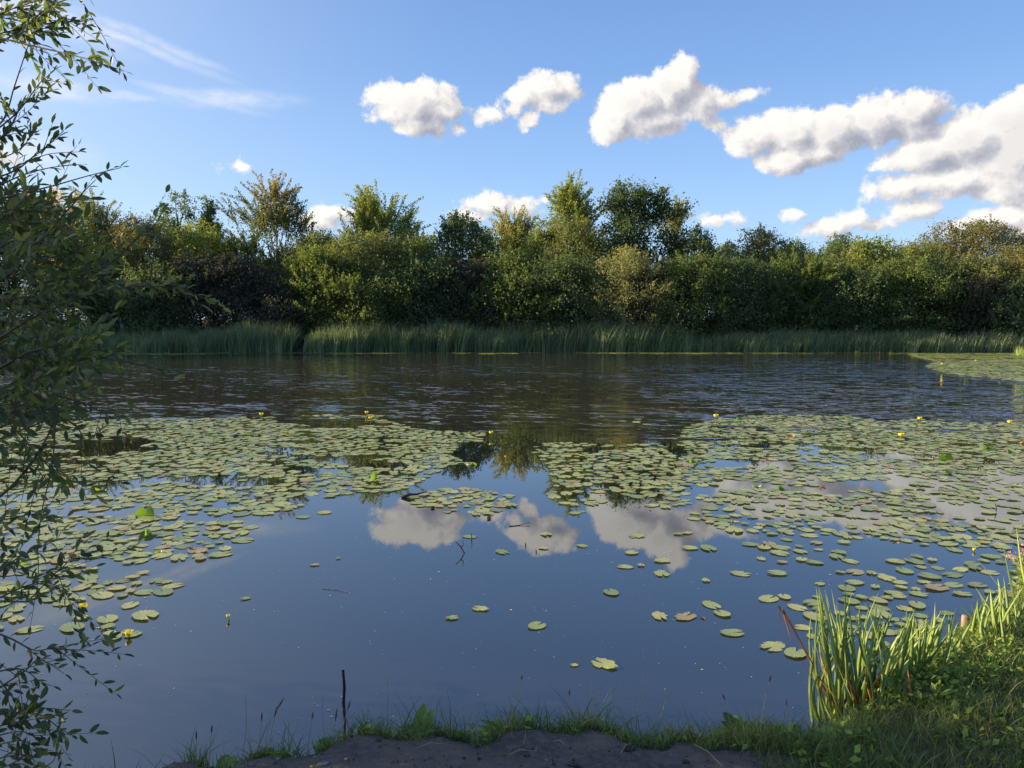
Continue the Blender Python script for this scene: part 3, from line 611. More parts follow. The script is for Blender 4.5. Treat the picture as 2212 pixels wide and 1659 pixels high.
# far bank
zone('farstrip', scatter([(-100, 774), (300, 775), (520, 771), (800, 769), (1100, 770), (1400, 769), (1700, 766), (1960, 764), (2300, 760), (2300, 750), (1400, 750), (-100, 756)], 3.4, .14, 43, .56, lambda p: (p[:, 1] > far_shore(p[:, 0]) - 1.5 - 2.2 * vnoise(p[:, 0], p[:, 1] * .1, .55, 61) - 1.2 * vnoise(p[:, 0], p[:, 1], 2.2, 62)) & (vnoise(p[:, 0], p[:, 1] * 2, 2., 63) > -.22)))
zone('farright', scatter([(1960, 762), (2300, 758), (2300, 826), (2212, 824), (2120, 815), (2040, 806), (2000, 792), (2020, 780), (1970, 770)], 3.2, .14, 44, .58, gaps(.7, -.28, 44)))
SINGLE = [(680,1221,.05,'small pale lily pad alone in open water left of the first reflected cloud'),(730,1207,.03,'tiny lily pad right above the small lone pad left of the clouds'),
 (530,1294,.045,'small round lily pad drifting alone left of the middle'),(1037,1316,.075,'ragged lily pad near the middle, left of the lone round one'),(1160,1353,.085,'round lily pad alone in open water below the second reflected cloud'),
 (1305,1436,.105,'ragged lobed lily pad floating nearest the muddy bank'),(977,1336,.055,'small torn lily pad at the left of the ragged middle one'),(1320,1281,.085,'clean green lily pad alone below the third reflected cloud'),
 (1258,1180,.07,'lily pad at the lower tip of the second reflected cloud'),(1085,1193,.09,'lily pad just right of the forked twig tip'),(1015,1160,.085,'lily pad beside the thin upright stem left of the second reflected cloud'),
 (1180,1155,.085,'lily pad floating on the second reflected cloud'),(1175,1185,.06,'narrow curled lily pad at the foot of the second reflected cloud'),
 (1430,1240,.1,'large ragged pair like lily pad below the pointed cloud tip'),(1350,1225,.085,'bean shaped lily pad left of the pointed reflected cloud'),(1365,1195,.08,'lily pad touching the left side of the pointed reflected cloud'),
 (1425,1332,.09,'torn lily pad in open water right of the lone round ones'),(1480,1333,.105,'broad lily pad between the torn pad and the decayed one'),(1537,1308,.1,'oval green lily pad above the broad pair'),
 (1582,1368,.095,'bright round lily pad standing out left of the iris clump'),(1560,1327,.08,'lily pad left of the overlapping cluster near the iris tips'),(1600,1240,.1,'lily pad right of the cloud tip reflection'),
 (1670,1398,.11,'torn lily pad left of the brown drooping iris leaf'),(1718,1412,.1,'yellow green lily pad close beside the drooping iris leaf'),(1240,1438,.03,'tiny green leaf floating left of the ragged lobed pad'),
 (700,1108,.10,'lily pad at the right fringe of the left patch'),(655,1118,.09,'lily pad below the right fringe of the left patch'),(525,1168,.13,'browned lily pad at the lower right end of the left patch'),
 (1530,1185,.12,'long lily pad right of the pointed reflected cloud'),(1430,1212,.09,'small notched lily pad above the ragged pair'),(1385,1222,.05,'small lily pad beside the bean shaped one'),
 (1525,1255,.055,'small lone lily pad right of the ragged pair like pad'),(1490,1185,.09,'lily pad on the right flank of the pointed reflected cloud'),(1345,910,.12,'leftmost lily pad of the small raft far out'),
 (1375,912,.13,'middle lily pad of the small raft far out'),(1398,917,.13,'rightmost lily pad of the small raft far out'),(1378,906,.12,'farthest lily pad of the small raft far out'),(940,912,.13,'lily pad out ahead of the left patch on dark water'),(1030,1090,.0,None)]
for (x, y, r, lb) in SINGLE:
    if lb: p = at_z(x, y); PD.append((p[0], p[1], r * .68, lb))
# drop scattered leaves that collide with the single ones and those on land
SP = np.array([(p[0], p[1], p[2]) for p in PD if ' ' in p[3]])
def clear(p):
    if ' ' in p[3]: return True
    if ((SP[:, 0] - p[0]) ** 2 + (SP[:, 1] - p[1]) ** 2 < (.9 * (SP[:, 2] + p[2])) ** 2).any(): return False
    return p[1] > shore(np.array([p[0]]))[0] + p[2] and p[1] < far_shore(np.array([p[0]]))[0] - .05
PD = [p for p in PD if clear(p)]
def size(p): return (p[2] / math.hypot(p[0], p[1])) * (1 if abs(p[0]) < p[1] * .67 else 0) + (10 if ' ' in p[3] else 0)
PD.sort(key=size, reverse=True)
LAB = {'left': 'green lily pad lying in the wide patch on the left, away from the bank',
 'leftnear': 'green lily pad in the nearest corner of the left patch, beside the leafy bush', 'centre': 'lily pad in the middle raft below the great sycamore reflection',
 'mid': 'lily pad in the small raft over the top of the first reflected cloud', 'right': 'green lily pad in the crowded right patch, far out',
 'rightmid': 'green lily pad in the right patch where blue water starts to show', 'rightnear': 'lily pad scattered on blue water between the right patch and the iris clump'}
pm = []
for k, (V, Fq) in enumerate(shapes):
    pm.append(mesh('lily_pad', V, Fq, M['pad'], {'loc': V, 'var': np.full(len(V), k * .13)}, True))
g = np.random.default_rng(77)
NI = 292; flat_ = []
for i, p in enumerate(PD):
    if i < NI:
        k = g.integers(0, 8); lab = p[3]
        if lab not in LAB and ' ' in lab and ('ragged' in lab or 'torn' in lab): k = g.choice([4, 5])
        o = link('lily_pad', pm[k], None, (p[0], p[1], .004 + .006 * g.uniform()))
        o.scale = (p[2], p[2] * g.uniform(.85, 1.), p[2] * .8); o.rotation_euler = (g.normal(0, .02), g.normal(0, .02), g.uniform(0, 6.28))
        tag(o, LAB.get(lab, lab), 'lily pad', 'lily pads floating on the pond')
    else: flat_.append(p)
def stuff_pads(name, pads, shp, label, tilt=.03):
    mb = MB(); LV = []
    for p in pads:
        V, Fq = shp[g.integers(0, len(shp))]; a = g.uniform(0, 6.28); ca, sa = math.cos(a), math.sin(a); q = V * [p[2], p[2] * .92, p[2] * .9]
        tx, ty = g.normal(0, tilt, 2); q = np.stack([q[:, 0] * ca - q[:, 1] * sa, q[:, 0] * sa + q[:, 1] * ca, q[:, 2]], -1)
        q[:, 2] += q[:, 0] * tx + q[:, 1] * ty + .004 + g.uniform(0, .009); q[:, 0] += p[0]; q[:, 1] += p[1]
        mb.add(q, Fq, float(g.uniform(0, 1))); LV.append(V)
    me = mesh(name, np.concatenate(mb.V), np.concatenate(mb.F), M['pad'], {'var': np.concatenate(mb.A), 'loc': np.concatenate(LV)}, True)
    tag(link(name, me), label, 'lily pads', None, 'stuff')
near = [p for p in flat_ if not p[3].startswith('far')]; far = [p for p in flat_ if p[3].startswith('far')]
print('pads', len(PD), 'near stuff', len(near), 'far', len(far))
stuff_pads('lily_pads', near, shapes, 'dense green lily pads covering the left, middle and right patches farther out')
stuff_pads('lily_pads', far, lowshapes, 'lily pads lining the far bank and filling its right corner', .02)

# raised, folded pads
def curled(name, label, px, py, wpx, hpx, bend, rz, mat='upad', tilt=80, seed=0, cat='lily pad', var=.5):
    g = np.random.default_rng(seed + 900); p = at_z(px, py); dist = np.linalg.norm(p - C0); s_ = wpx * dist / F / 2; hh = hpx / wpx
    V, Fq = pad_shape(g, 26, .03, .04); V = V.copy()
    # bend around the midline, then stand it up
    V0 = V.copy(); V[:, 2] += bend * V[:, 1] ** 2; V[:, 1] *= 1 - .25 * abs(bend)
    a = R(tilt); x, y, z = V[:, 1].copy(), V[:, 0].copy() * hh + hh * .6, V[:, 2].copy()
    V = np.stack([x, y * math.cos(a) - z * math.sin(a), y * math.sin(a) + z * math.cos(a)], -1) * s_
    me = mesh(name, V, Fq, M[mat], {'loc': V0, 'var': np.full(len(V), var)}, True)
    o = link(name, me, None, (p[0], p[1], -.01)); o.rotation_euler = (0, 0, rz)
    tag(o, label, cat); return o
CU = [('raised_lily_pad', 'bright green upright lily pad with a dark vein, left of the open water', 314, 1115, 36, 24, .1, .2, 'upad', 75),
 ('raised_lily_pad', 'small bright green folded pad with brown tip below the upright one', 317, 1157, 22, 16, .8, .5, 'upad', 70),
 ('folded_lily_pad', 'closed pale green leaf standing like a shell at the right of the left patch', 811, 1038, 18, 26, .9, -.4, 'upad', 80),
 ('folded_lily_pad', 'green pad bent like a tent near the middle of the pond', 1018, 1006, 38, 12, -.7, 0, 'upad', 55),
 ('raised_lily_pad', 'bright green half disc pad standing in the right patch', 2043, 995, 30, 17, .05, 0, 'upad', 82),
 ('folded_lily_pad', 'small pale green folded pad below the bright half disc', 2046, 1022, 26, 9, .7, .3, 'upad', 50),
 ('folded_lily_pad', 'olive green rolled pad in the right patch, left of a pair', 1632, 1054, 28, 8, .9, 0, 'upad', 45),
 ('folded_lily_pad', 'olive green rolled pad in the right patch, right of a pair', 1684, 1058, 20, 12, .9, .3, 'upad', 60),
 ('raised_lily_pad', 'flat bright green leaf lifted off the water left of the middle raft', 222, 1063, 30, 8, .8, 0, 'upad', 40),
 ('raised_lily_pad', 'thin green leaf edge left of the shell shaped leaf', 476, 1076, 26, 5, .8, 0, 'upad', 40),
 ('raised_lily_pad', 'green raised pad near the far edge of the left patch', 620, 938, 14, 8, .3, 0, 'upad', 60),
 ('raised_lily_pad', 'small green raised pad, the left of two along the left patch edge', 538, 940, 16, 7, .3, .3, 'upad', 50),
 ('raised_lily_pad', 'small green raised pad close to the far right tip of the left patch', 1015, 938, 8, 10, .3, 0, 'upad', 70),
 ('raised_lily_pad', 'green raised pad at the far edge of the right patch', 1598, 908, 20, 9, .3, 0, 'upad', 60),
 ('raised_lily_pad', 'green raised pad right of the far flowers in the right patch', 2132, 972, 26, 11, .4, 0, 'upad', 60),
 ('raised_lily_pad', 'small green raised pad near the right edge of the picture', 2180, 980, 16, 9, .4, .4, 'upad', 60),
 ('folded_lily_pad', 'green pad folded in the left half of the right patch', 1495, 1000, 22, 12, .8, .2, 'upad', 60),
 ('folded_lily_pad', 'lime green folded pad at the lower left edge, behind willow twigs', 62, 1220, 34, 8, .7, 0, 'upad', 35),
 ('folded_lily_pad', 'small lime pad tip among the nearest left pads', 290, 1197, 10, 6, .5, 0, 'upad', 60),
 ('folded_lily_pad', 'lime green pad with a brown fold, right of the small lime tip', 343, 1196, 18, 10, .6, 0, 'upad', 55),
 ('raised_lily_pad', 'round raised pad out at the sunlit far strip, left of a brown folded one', 1852, 763, 12, 6, .1, 0, 'upad', 80),
 ('raised_lily_pad', 'round yellow green raised pad in the far right corner patch', 2088, 801, 12, 5, .1, 0, 'upad', 80),
 ('raised_lily_pad', 'small raised pad on the sunlit far strip at right', 1925, 763, 10, 5, .2, 0, 'upad', 75)]
for k, (nm, lb, x, y, wd, hh, bd, rz, mt, tl) in enumerate(CU): curled(nm, lb, x, y, wd, hh, bd, rz, mt, tl, k)
BR = [('brown curled dead leaf among the pads right of the second reflected cloud', 1058, 1122, 14, 12), ('dark brown dead pad in the right patch', 1655, 988, 16, 8), ('brown ragged dead pad far out in the right patch', 1708, 945, 22, 10),
 ('dark rolled dead pad at the lower right of the left patch', 936, 1100, 12, 9), ('brown dead leaf in the right patch above the cloud reflection', 1775, 1052, 20, 5), ('dark dead pad in the blue water right of the iris tips', 2025, 1128, 18, 5),
 ('brown decayed leaf floating left of the iris clump', 1517, 1338, 14, 9), ('dark folded leaf on a pad, upper end of the scattered right pads', 1935, 1173, 14, 5), ('purple brown dead pad on the left near the willow twigs', 165, 1205, 30, 12),
 ('dark purple dead leaf beside the nearest yellow flower', 140, 1310, 24, 6), ('brown leaf at the left patch near its lower right tip', 415, 1187, 14, 8), ('orange brown leaf in the middle raft', 1372, 1035, 18, 5),
 ('brown upright folded leaf on the sunlit far strip', 1898, 763, 6, 4), ('dead brown leaf on the pads at the right edge', 2198, 958, 18, 4), ('brown dead leaf far out on the left patch', 1185, 1240, 0, 0)]
M['deadpad'] = leaf_mat('dead_pad', [(.03, .018, .012), (.09, .05, .022), (.22, .11, .035)], .15)
for k, (lb, x, y, wd, hh) in enumerate(BR):
    if wd: curled('dead_leaf', lb, x, y, wd, hh, .8, rng.uniform(-.6, .6), 'deadpad', 45, 60 + k, 'dead leaf', rng.uniform(0, 1))

# ------------------------------------------------------------------ yellow water-lily flowers
def flower(label, px, py, d=.045, h=.06, bud=False):
    p = at_z(px, py); root = empty('water_lily_flower', (p[0], p[1], 0)); tag(root, label, 'flower', 'yellow water lily flowers')
    mb = MB(); mb.add(*tube([(0, 0, -.05), (0.004, 0, h * .5), (0, 0, h)], [.005, .005, .005], 6)); link('stem', mb.mesh('stem', M['herb'], True), root)
    mb = MB(); n = 5; r = d / 2
    for k in range(n):
        a0 = k * 2 * math.pi / n; s_ = np.linspace(0, 1, 5); tt = np.linspace(-1, 1, 5)
        G_ = np.array([[((r * (math.sin(s * 1.9) * (1.0 if not bud else .8))) * math.cos(a0 + t_ * .72 * (1 - .35 * s)),
                         (r * (math.sin(s * 1.9) * (1.0 if not bud else .8))) * math.sin(a0 + t_ * .72 * (1 - .35 * s)), h + d * .8 * (1 - math.cos(s * 1.7)) * .7) for t_ in tt] for s in s_]).reshape(-1, 3)
        i = (np.arange(4)[:, None] * 5 + np.arange(4)[None]).ravel(); mb.add(G_, np.stack([i, i + 1, i + 6, i + 5], -1), float(k) / n)
    pt_ = link('petals', mb.mesh('petals', M['petal'], True), root)
    mb = MB(); mb.add(*tube([(0, 0, h), (0, 0, h + d * .28), (0, 0, h + d * .36), (0, 0, h + d * .37)], [r * .28, r * .34, r * .45, .001], 10), .9)
    link('centre', mb.mesh('centre', M['petal'], True), pt_)
FL = [('yellow water lily flower nearest the camera, low at the left', 180, 1322, .055, .02), ('yellow green flower bud below the nearest left pads', 278, 1378, .05, .012), ('yellow flower on a stem at the far right tip of the left patch', 1061, 946, .07, .07),
 ('yellow flower at the far edge of the left patch, left part', 565, 907, .08, .09), ('yellow flower far right of the left patch edge, the higher of two', 792, 899, .07, .06), ('yellow flower just below the higher of two on the left patch edge', 800, 914, .07, .08),
 ('yellow flower alone on a stem left of the right patch', 1546, 912, .09, .10), ('orange yellow flower far out in the right patch', 1946, 949, .09, .05), ('small yellow flower beyond the orange yellow one', 1986, 912, .08, .05),
 ('yellow flower on a stem at the right edge of the picture', 2180, 926, .08, .10), ('pale bud on a stem near the middle of the pond', 1092, 1000, .035, .08), ('yellow flower in the far right corner patch', 2035, 790, .09, .05),
 ('yellow flower right of the first in the far right corner patch', 2108, 782, .08, .05), ('white green flower bud just left of the middle, near the bottom', 493, 1340, .03, .02), ('green bud in blue water right of the scattered pads', 2104, 1192, .035, .01)]
for k, f_ in enumerate(FL): flower(*f_, bud=('bud' in f_[0]))

# ------------------------------------------------------------------ sticks and twigs
def stick(name, label, paths, mat='wetwood', cat='stick'):
    mb = MB(); o0 = np.array(paths[0][0][0], float)
    for pts, rad in paths: mb.add(*tube(np.array(pts, float) - o0, rad, 7))
    o = link(name, mb.mesh(name, M[mat], True), None, tuple(o0)); tag(o, label, cat); return o
def up(px, py, px2, py2, z=0.):           # from a point on the water to a point above it, in the same plane of depth
    a = at_z(px, py, z); return a, at_y(px2, py2, a[1])
a, t_ = up(742, 1519, 741, 1448); m1 = at_y(744, 1485, a[1]) 
stick('stick', 'black upright stick standing in the water near the bank', [([a - [0, 0, .15], a, m1, t_], [.009, .009, .008, .0075])])
a, t_ = up(1003, 1195, 984, 1170); m1 = at_y(996, 1182, a[1]); t2 = at_y(999, 1165, a[1])
stick('forked_twig', 'forked dark twig poking out of the water in the middle', [([a - [0, 0, .1], a, m1, t_], [.006, .006, .005, .003]), ([m1, at_y(1001, 1176, a[1]), t2], [.004, .004, .002])])
for lb, x, y, x2, y2 in [('thin upright stem beside a pad left of the second reflected cloud', 1018, 1168, 1018, 1152), ('thin stem at the lower edge of the second reflected cloud, left of two', 1135, 1180, 1134, 1172),
    ('thin stem at the lower edge of the second reflected cloud, right of two', 1158, 1193, 1157, 1187), ('short twig in the left patch beside its right fringe', 490, 1088, 494, 1082), ('thin stem on the pads in the middle raft', 1222, 1062, 1220, 1050),
    ('short dark twig leaning right near the left patch fringe', 466, 1130, 474, 1120), ('orange brown stalk on the clouds reflected at right', 1578, 1133, 1586, 1118), ('thin bare stalk among pads at right', 2152, 1105, 2150, 1088)]:
    a, t_ = up(x, y, x2, y2); stick('stem', lb, [([a - [0, 0, .1], a, (a + t_) / 2 + [.004, 0, 0], t_], [.006, .006, .005, .003])], cat='stem')
a = at_z(868, 1076); b_ = at_z(900, 1068, .03); c_ = at_z(920, 1062, .06)
stick('branch', 'dark half sunk branch at the right edge of the left patch', [([a, (a + b_) / 2 + [0, 0, .02], b_, c_], [.02, .018, .012, .005])], cat='branch')
a = at_z(696, 1272, .002); b_ = at_z(760, 1282, .004)
stick('floating_twig', 'thin dark twig floating flat left of the middle', [([a, (a + b_) / 2 + [0, .02, .0], b_], [.0018, .0018, .001])], cat='twig')
a = at_z(1075, 1195 - 78, .0); 
stick('floating_twig', 'thin twig floating over the second reflected cloud', [([at_z(1100, 1137, .003), at_z(1120, 1135, .003), at_z(1145, 1128, .02)], [.004, .004, .002])], cat='twig')
stick('floating_twig', 'short twig floating by the nearest left pads', [([at_z(203, 1355, .003), at_z(220, 1357, .004), at_z(240, 1362, .003)], [.004, .004, .002])], cat='twig')
p = at_z(2082, 1380, .05); zt = at_y(2080, 1330, p[1])[2]
mb = MB(); rr_ = .022
mb.add(*tube([(0, 0, -.5), (0, 0, 0), (.004, 0, zt - p[2] - .006), (.004, 0, zt - p[2]), (.004, 0, zt - p[2] + .001)], [rr_, rr_, rr_, rr_ * .92, .001], 12))
tag(link('wooden_post', mb.mesh('wooden_post', M['post'], True), None, tuple(p)), 'short round cut wooden post at the water edge right of the irises', 'post')

# ------------------------------------------------------------------ near bank: grass, herbs, irises
def DIRT(x, y):       # bare trodden earth
    dn = shore(x) - y; w_ = .24 + .09 * vnoise(x, y, 7., 51) + .14 * vnoise(x, y, 24., 52)
    w_ = w_ + np.interp(x, [-1.6, -1.0, -.6, .9, 1.25, 1.7], [-.17, -.14, -.03, .0, .22, 3.])
    return dn > w_
def grass_at(n, xr, yr, seed, dirt_keep=.0, hh=(.05, .13), w_=.0022, bend=.35, lean=(0, 0), cond=None):
    g = np.random.default_rng(seed); x = g.uniform(*xr, n); y = g.uniform(*yr, n)
    dn = shore(x) - y; ok = (dn > -.02)
    ok &= ~DIRT(x, y) | (g.uniform(0, 1, n) < dirt_keep)
    if cond is not None: ok &= cond(x, y, g)
    x, y = x[ok], y[ok]; n = len(x); cl = vnoise(x, y, 11., seed)
    h = g.uniform(*hh, n) * (1 + .55 * cl)
    V, Fq, k = blades(np.stack([x, y, ground_h(x, y) - .005], -1), h, np.full(n, w_) * g.uniform(.6, 1.6, n), g, lean, bend, 3, .35)
    var = np.clip(.62 + g.normal(0, .2, n) - (g.uniform(0, 1, n) < .1) * .6, 0, 1)
    return V, Fq, np.repeat(var, k)
mb = MB()
mb.add(*grass_at(30000, (-2.6, 1.6), (2.6, 3.8), 1, .004, (.04, .12)))
mb.add(*grass_at(5000, (-2.2, 1.6), (2.6, 3.8), 8, .0, (.10, .20), .0025, .5))
mb.add(*grass_at(60000, (1.0, 4.2), (2.2, 6.2), 2, .6, (.04, .11)))
mb.add(*grass_at(12000, (1.2, 4.2), (2.4, 6.2), 3, .6, (.07, .15), .003, .5))
mb.add(*grass_at(9000, (2.2, 4.2), (4.0, 6.4), 6, 1., (.07, .16), .0035, .5))
tag(link('grass', mb.mesh('grass', M['grass'])), 'short green grass fringing the muddy bank and covering the right bank', 'grass', None, 'stuff')
# low leafy herbs
def herb_leaves(n, xr, yr, seed, zr, sz, cond=None):
    g = np.random.default_rng(seed); x = g.uniform(*xr, n); y = g.uniform(*yr, n); ok = (shore(x) - y > -.03)
    if cond is not None: ok &= cond(x, y, g)
    x, y = x[ok], y[ok]; n = len(x); z = ground_h(x, y) + g.uniform(0, 1, n) ** 1.3 * zr * (1 + .5 * vnoise(x, y, 9., seed))
    D = unit(g.normal(0, 1, (n, 3)) * [1, 1, .5]); Nn = unit(g.normal(0, .8, (n, 3)) + [-.4, -.2, 1]); s_ = sz * g.uniform(.5, 1.3, n)
    V, Fq = leaf_quads(np.stack([x, y, z], -1), D, Nn, s_, s_ * .32, .25); return V, Fq, np.repeat(g.uniform(0, 1, n), 4)
mb = MB()
mb.add(*herb_leaves(9000, (1.15, 4.2), (2.3, 6.4), 1, .07, .04, lambda x, y, g: vnoise(x, y, 5., 9) > -.15))
mb.add(*herb_leaves(4200, (1.55, 2.75), (3.4, 4.5), 2, .08, .034, lambda x, y, g: (shore(x) - y) < .55))
mb.add(*herb_leaves(3500, (-2.4, 1.6), (2.7, 3.7), 3, .04, .035, lambda x, y, g: ~DIRT(x, y)))
mb.add(*herb_leaves(11000, (3.62, 4.7), (4.9, 6.3), 4, .46, .042, lambda x, y, g: (shore(x) - y) < .7))
tag(link('herbs', mb.mesh('herbs', M['herb'])), 'low leafy herbs growing through the bank grass and under the irises', 'herbs', None, 'stuff')
# broad leaved plants
def dock(label, px, py, n, L, seed, z=.17, wid=.22, upr=.7):
    g = np.random.default_rng(seed + 50); p = at_z(px, py, z); x, y = p[0], p[1]
    p = np.array([x, y, ground1(x, y)]); root = empty('broadleaf_plant', tuple(p)); tag(root, label, 'plant', 'broad leaved plants on the bank edge')
    for k in range(int(n * 1.4)):
        a = g.uniform(0, 6.28); e = g.uniform(.3, 1.3) * upr; ln = L * 1.3 * g.uniform(.5, 1.1)
        d0 = np.array([math.cos(a) * math.cos(e), math.sin(a) * math.cos(e), math.sin(e)]); S = np.array([-math.sin(a), math.cos(a), 0]); s_ = np.linspace(0, 1, 9)
        c = d0 * (s_ * ln)[:, None] + np.array([0, 0, -1]) * (s_ ** 2 * ln * g.uniform(.1, .45))[:, None]
        wv = (ln * wid * np.sin(np.clip(s_, .02, 1) ** .8 * math.pi * .97) ** .8 + .002)[:, None] * (1 + .12 * g.normal(0, 1, (9, 1)))
        V = np.stack([c - S * wv + [0, 0, .25] * wv, c, c + S * wv + [0, 0, .25] * wv], 1).reshape(-1, 3)
        i = (np.arange(8)[:, None] * 3 + np.arange(2)[None]).ravel(); mbx = MB(); mbx.add(V, np.stack([i, i + 1, i + 4, i + 3], -1), float(g.uniform(0, 1)))
        link('leaf', mbx.mesh('leaf', M['dock'], True), root)
DK = [('bright green dandelion like tuft on the bank edge left of the middle', 900, 1540, 16, .13, .16), ('second leafy tuft with upright blades near the middle of the bank edge', 1085, 1535, 14, .13, .1),
 ('small lit leaf tuft on the left bank edge beneath the dry stalks', 590, 1590, 9, .08, .3), ('leafy plantain on the left end of the bank edge', 480, 1612, 8, .08, .3), ('dark docks on the bank edge left of the iris clump', 1600, 1555, 10, .12, .26),
 ('pale leaved dock just left of the iris roots', 1700, 1575, 9, .11, .3), ('broad leaf plant in the dark grass below the iris clump', 1780, 1600, 8, .11, .3), ('small plantain on the bank right of middle', 1390, 1552, 7, .07, .25),
 ('small leaf tuft on the bank edge under the upright stick', 700, 1580, 8, .07, .28), ('curly leaf tuft between the two bright tufts', 990, 1560, 8, .07, .3), ('upright dock leaf standing in grass at right below the irises', 2010, 1520, 5, .16, .16),
 ('leafy plant beside the fallen dark leaf at right of the path', 1850, 1590, 7, .10, .3)]
for k, (lb, x, y, n, L, wd) in enumerate(DK): dock(lb, x, y + 8, n, L, k, wid=wd)
# dry stalks and seed heads
def stalk(label, px, py, px2, py2, head=.0, mat='drystem', bend=.0, r=.0019, z=.2):
    a = at_z(px, py, z); a[2] = ground1(a[0], a[1]) - .01; t_ = at_y(px2, py2, a[1]); s_ = np.linspace(0, 1, 9)[:, None]
    pts = a + (t_ - a) * s_ + np.array([1, 0, 0]) * bend * np.sin(s_ * math.pi) * np.linalg.norm(t_ - a)
    root = empty('grass_stalk', tuple(a)); tag(root, label, 'stalk', 'dry stalks on the bank')
    mb = MB(); mb.add(*tube(pts - a, np.linspace(r, r * .6, 9), 5)); link('stem', mb.mesh('stem', M[mat], True), root)
    if head:
        q = pts[-1] - a; d0 = unit(pts[-1] - pts[-3]); s2 = np.linspace(-1, .12, 14); pr = np.sin(np.linspace(.1, 3.0, 14)) * .0038 * (1 + .35 * np.cos(np.arange(14) * 2.6))
        mb = MB(); mb.add(*tube(q + d0 * (s2 * head)[:, None], pr, 7)); link('seed_head', mb.mesh('seed_head', M['seedhead'], True), root)
ST = [('tall pale grass stalk curving left, right of the middle', 1422, 1530, 1390, 1400, .0, 'drystem', -.03), ('thin pale stalk left of the first bright tuft', 833, 1545, 836, 1462, .0, 'drystem', .02), ('brown curved plantain head left of the black stick', 578, 1592, 612, 1510, .06, 'drystem', -.12),
 ('shorter brown seed head beside the curved one', 556, 1590, 566, 1540, .04, 'drystem', 0.), ('greenish seed head leaning right of the shorter one', 572, 1595, 598, 1528, .05, 'drystem', 0.), ('pale bare stalk left of the stick', 705, 1580, 696, 1505, .0, 'drystem', -.02),
 ('red brown thick seed head just left of the black stick', 715, 1585, 728, 1532, .06, 'drystem', 0.), ('tan seed head crossing below the black stick', 738, 1585, 757, 1515, .05, 'drystem', -.05), ('dark plantain head on the left tip of the bank', 422, 1625, 424, 1580, .04, 'drystem', 0.),
 ('pair like brown seed head left of the tall leafy stem', 447, 1612, 458, 1568, .035, 'drystem', 0.), ('tall leafless weed stem on the left bank', 517, 1605, 530, 1500, .0, 'drystem', .04), ('grass stalk bending right by the second tuft', 1098, 1545, 1128, 1460, .02, 'drystem', .0),
 ('straight dark seed head right of the second tuft', 1232, 1545, 1230, 1490, .03, 'drystem', 0.), ('pale thin stalk in the middle of the bank edge', 1280, 1545, 1276, 1470, .0, 'drystem', .03), ('tall pale stalk left of the iris clump', 1640, 1580, 1665, 1460, .03, 'drystem', -.02),
 ('brown seed head among docks left of the irises', 1590, 1560, 1562, 1500, .03, 'drystem', 0.), ('dark bare stalk close left of the iris roots', 1705, 1570, 1698, 1512, .03, 'drystem', 0.), ('short thin stalk left of the pale bare one', 660, 1590, 676, 1540, .03, 'drystem', 0.),
 ('thin stalk bent right between the bright tufts', 1010, 1550, 1040, 1500, .0, 'drystem', 0.), ('pale seeded grass head in the shade at lower right', 1905, 1640, 1902, 1585, .06, 'drystem', 0.), ('tall stalk in the grass at the lower right corner', 2140, 1620, 2128, 1560, .06, 'drystem', 0.),
 ('thin stalk crossing the bank right of the second tuft', 1400, 1560, 1440, 1505, .0, 'drystem', .02), ('low arching stalk on the far left tip of the bank', 400, 1630, 350, 1648, .0, 'drystem', .0)]
for s_ in ST: stalk(*s_)
# irises
def sword(mbx, base, tip, wid, g, sag=.0, fold=None, var=.5, curve=None):
    s_ = np.linspace(0, 1, 12)[:, None]; base = np.array(base, float); tip = np.array(tip, float); L = np.linalg.norm(tip - base)
    cv = curve if curve is not None else g.normal(0, .055, 3) * [1, 1, 0]
    c = base + (tip - base) * s_ + cv * L * np.sin(s_ * math.pi) + np.array([0, 0, 1]) * sag * L * np.sin(s_ * math.pi)
    if fold is not None:
        k, pt = fold; pt = np.array(pt); s1 = np.linspace(0, 1, 8)[:, None]; s2 = np.linspace(0, 1, 6)[1:, None]
        c = np.concatenate([base + (pt - base) * s1 + np.array([0, 0, 1]) * .03 * L * np.sin(s1 * math.pi), pt + (tip - pt) * s2]); s_ = np.linspace(0, 1, len(c))[:, None]
    th = g.uniform(-1.75, .9); S = np.array([math.cos(th), math.sin(th), 0]); U = np.array([-math.sin(th), math.cos(th), 0]) * .10
    wid = wid * .92; wv = wid * np.interp(s_, [0, .1, .5, .85, 1], [.8, 1, .95, .5, .02])
    V = np.stack([c - S * wv, c - U * wv, c + S * wv, c + U * wv], 1).reshape(-1, 3); n = len(c)
    i = np.arange(n - 1)[:, None] * 4; j = np.arange(4)[None]; k2 = (j + 1) % 4
    mbx.add(V, np.stack([i + j, i + k2, i + 4 + k2, i + 4 + j], -1).reshape(-1, 4), np.clip(var + g.normal(0, .05, len(V)) + .25 * (np.repeat(s_.ravel(), 4) - .5), 0, 1))
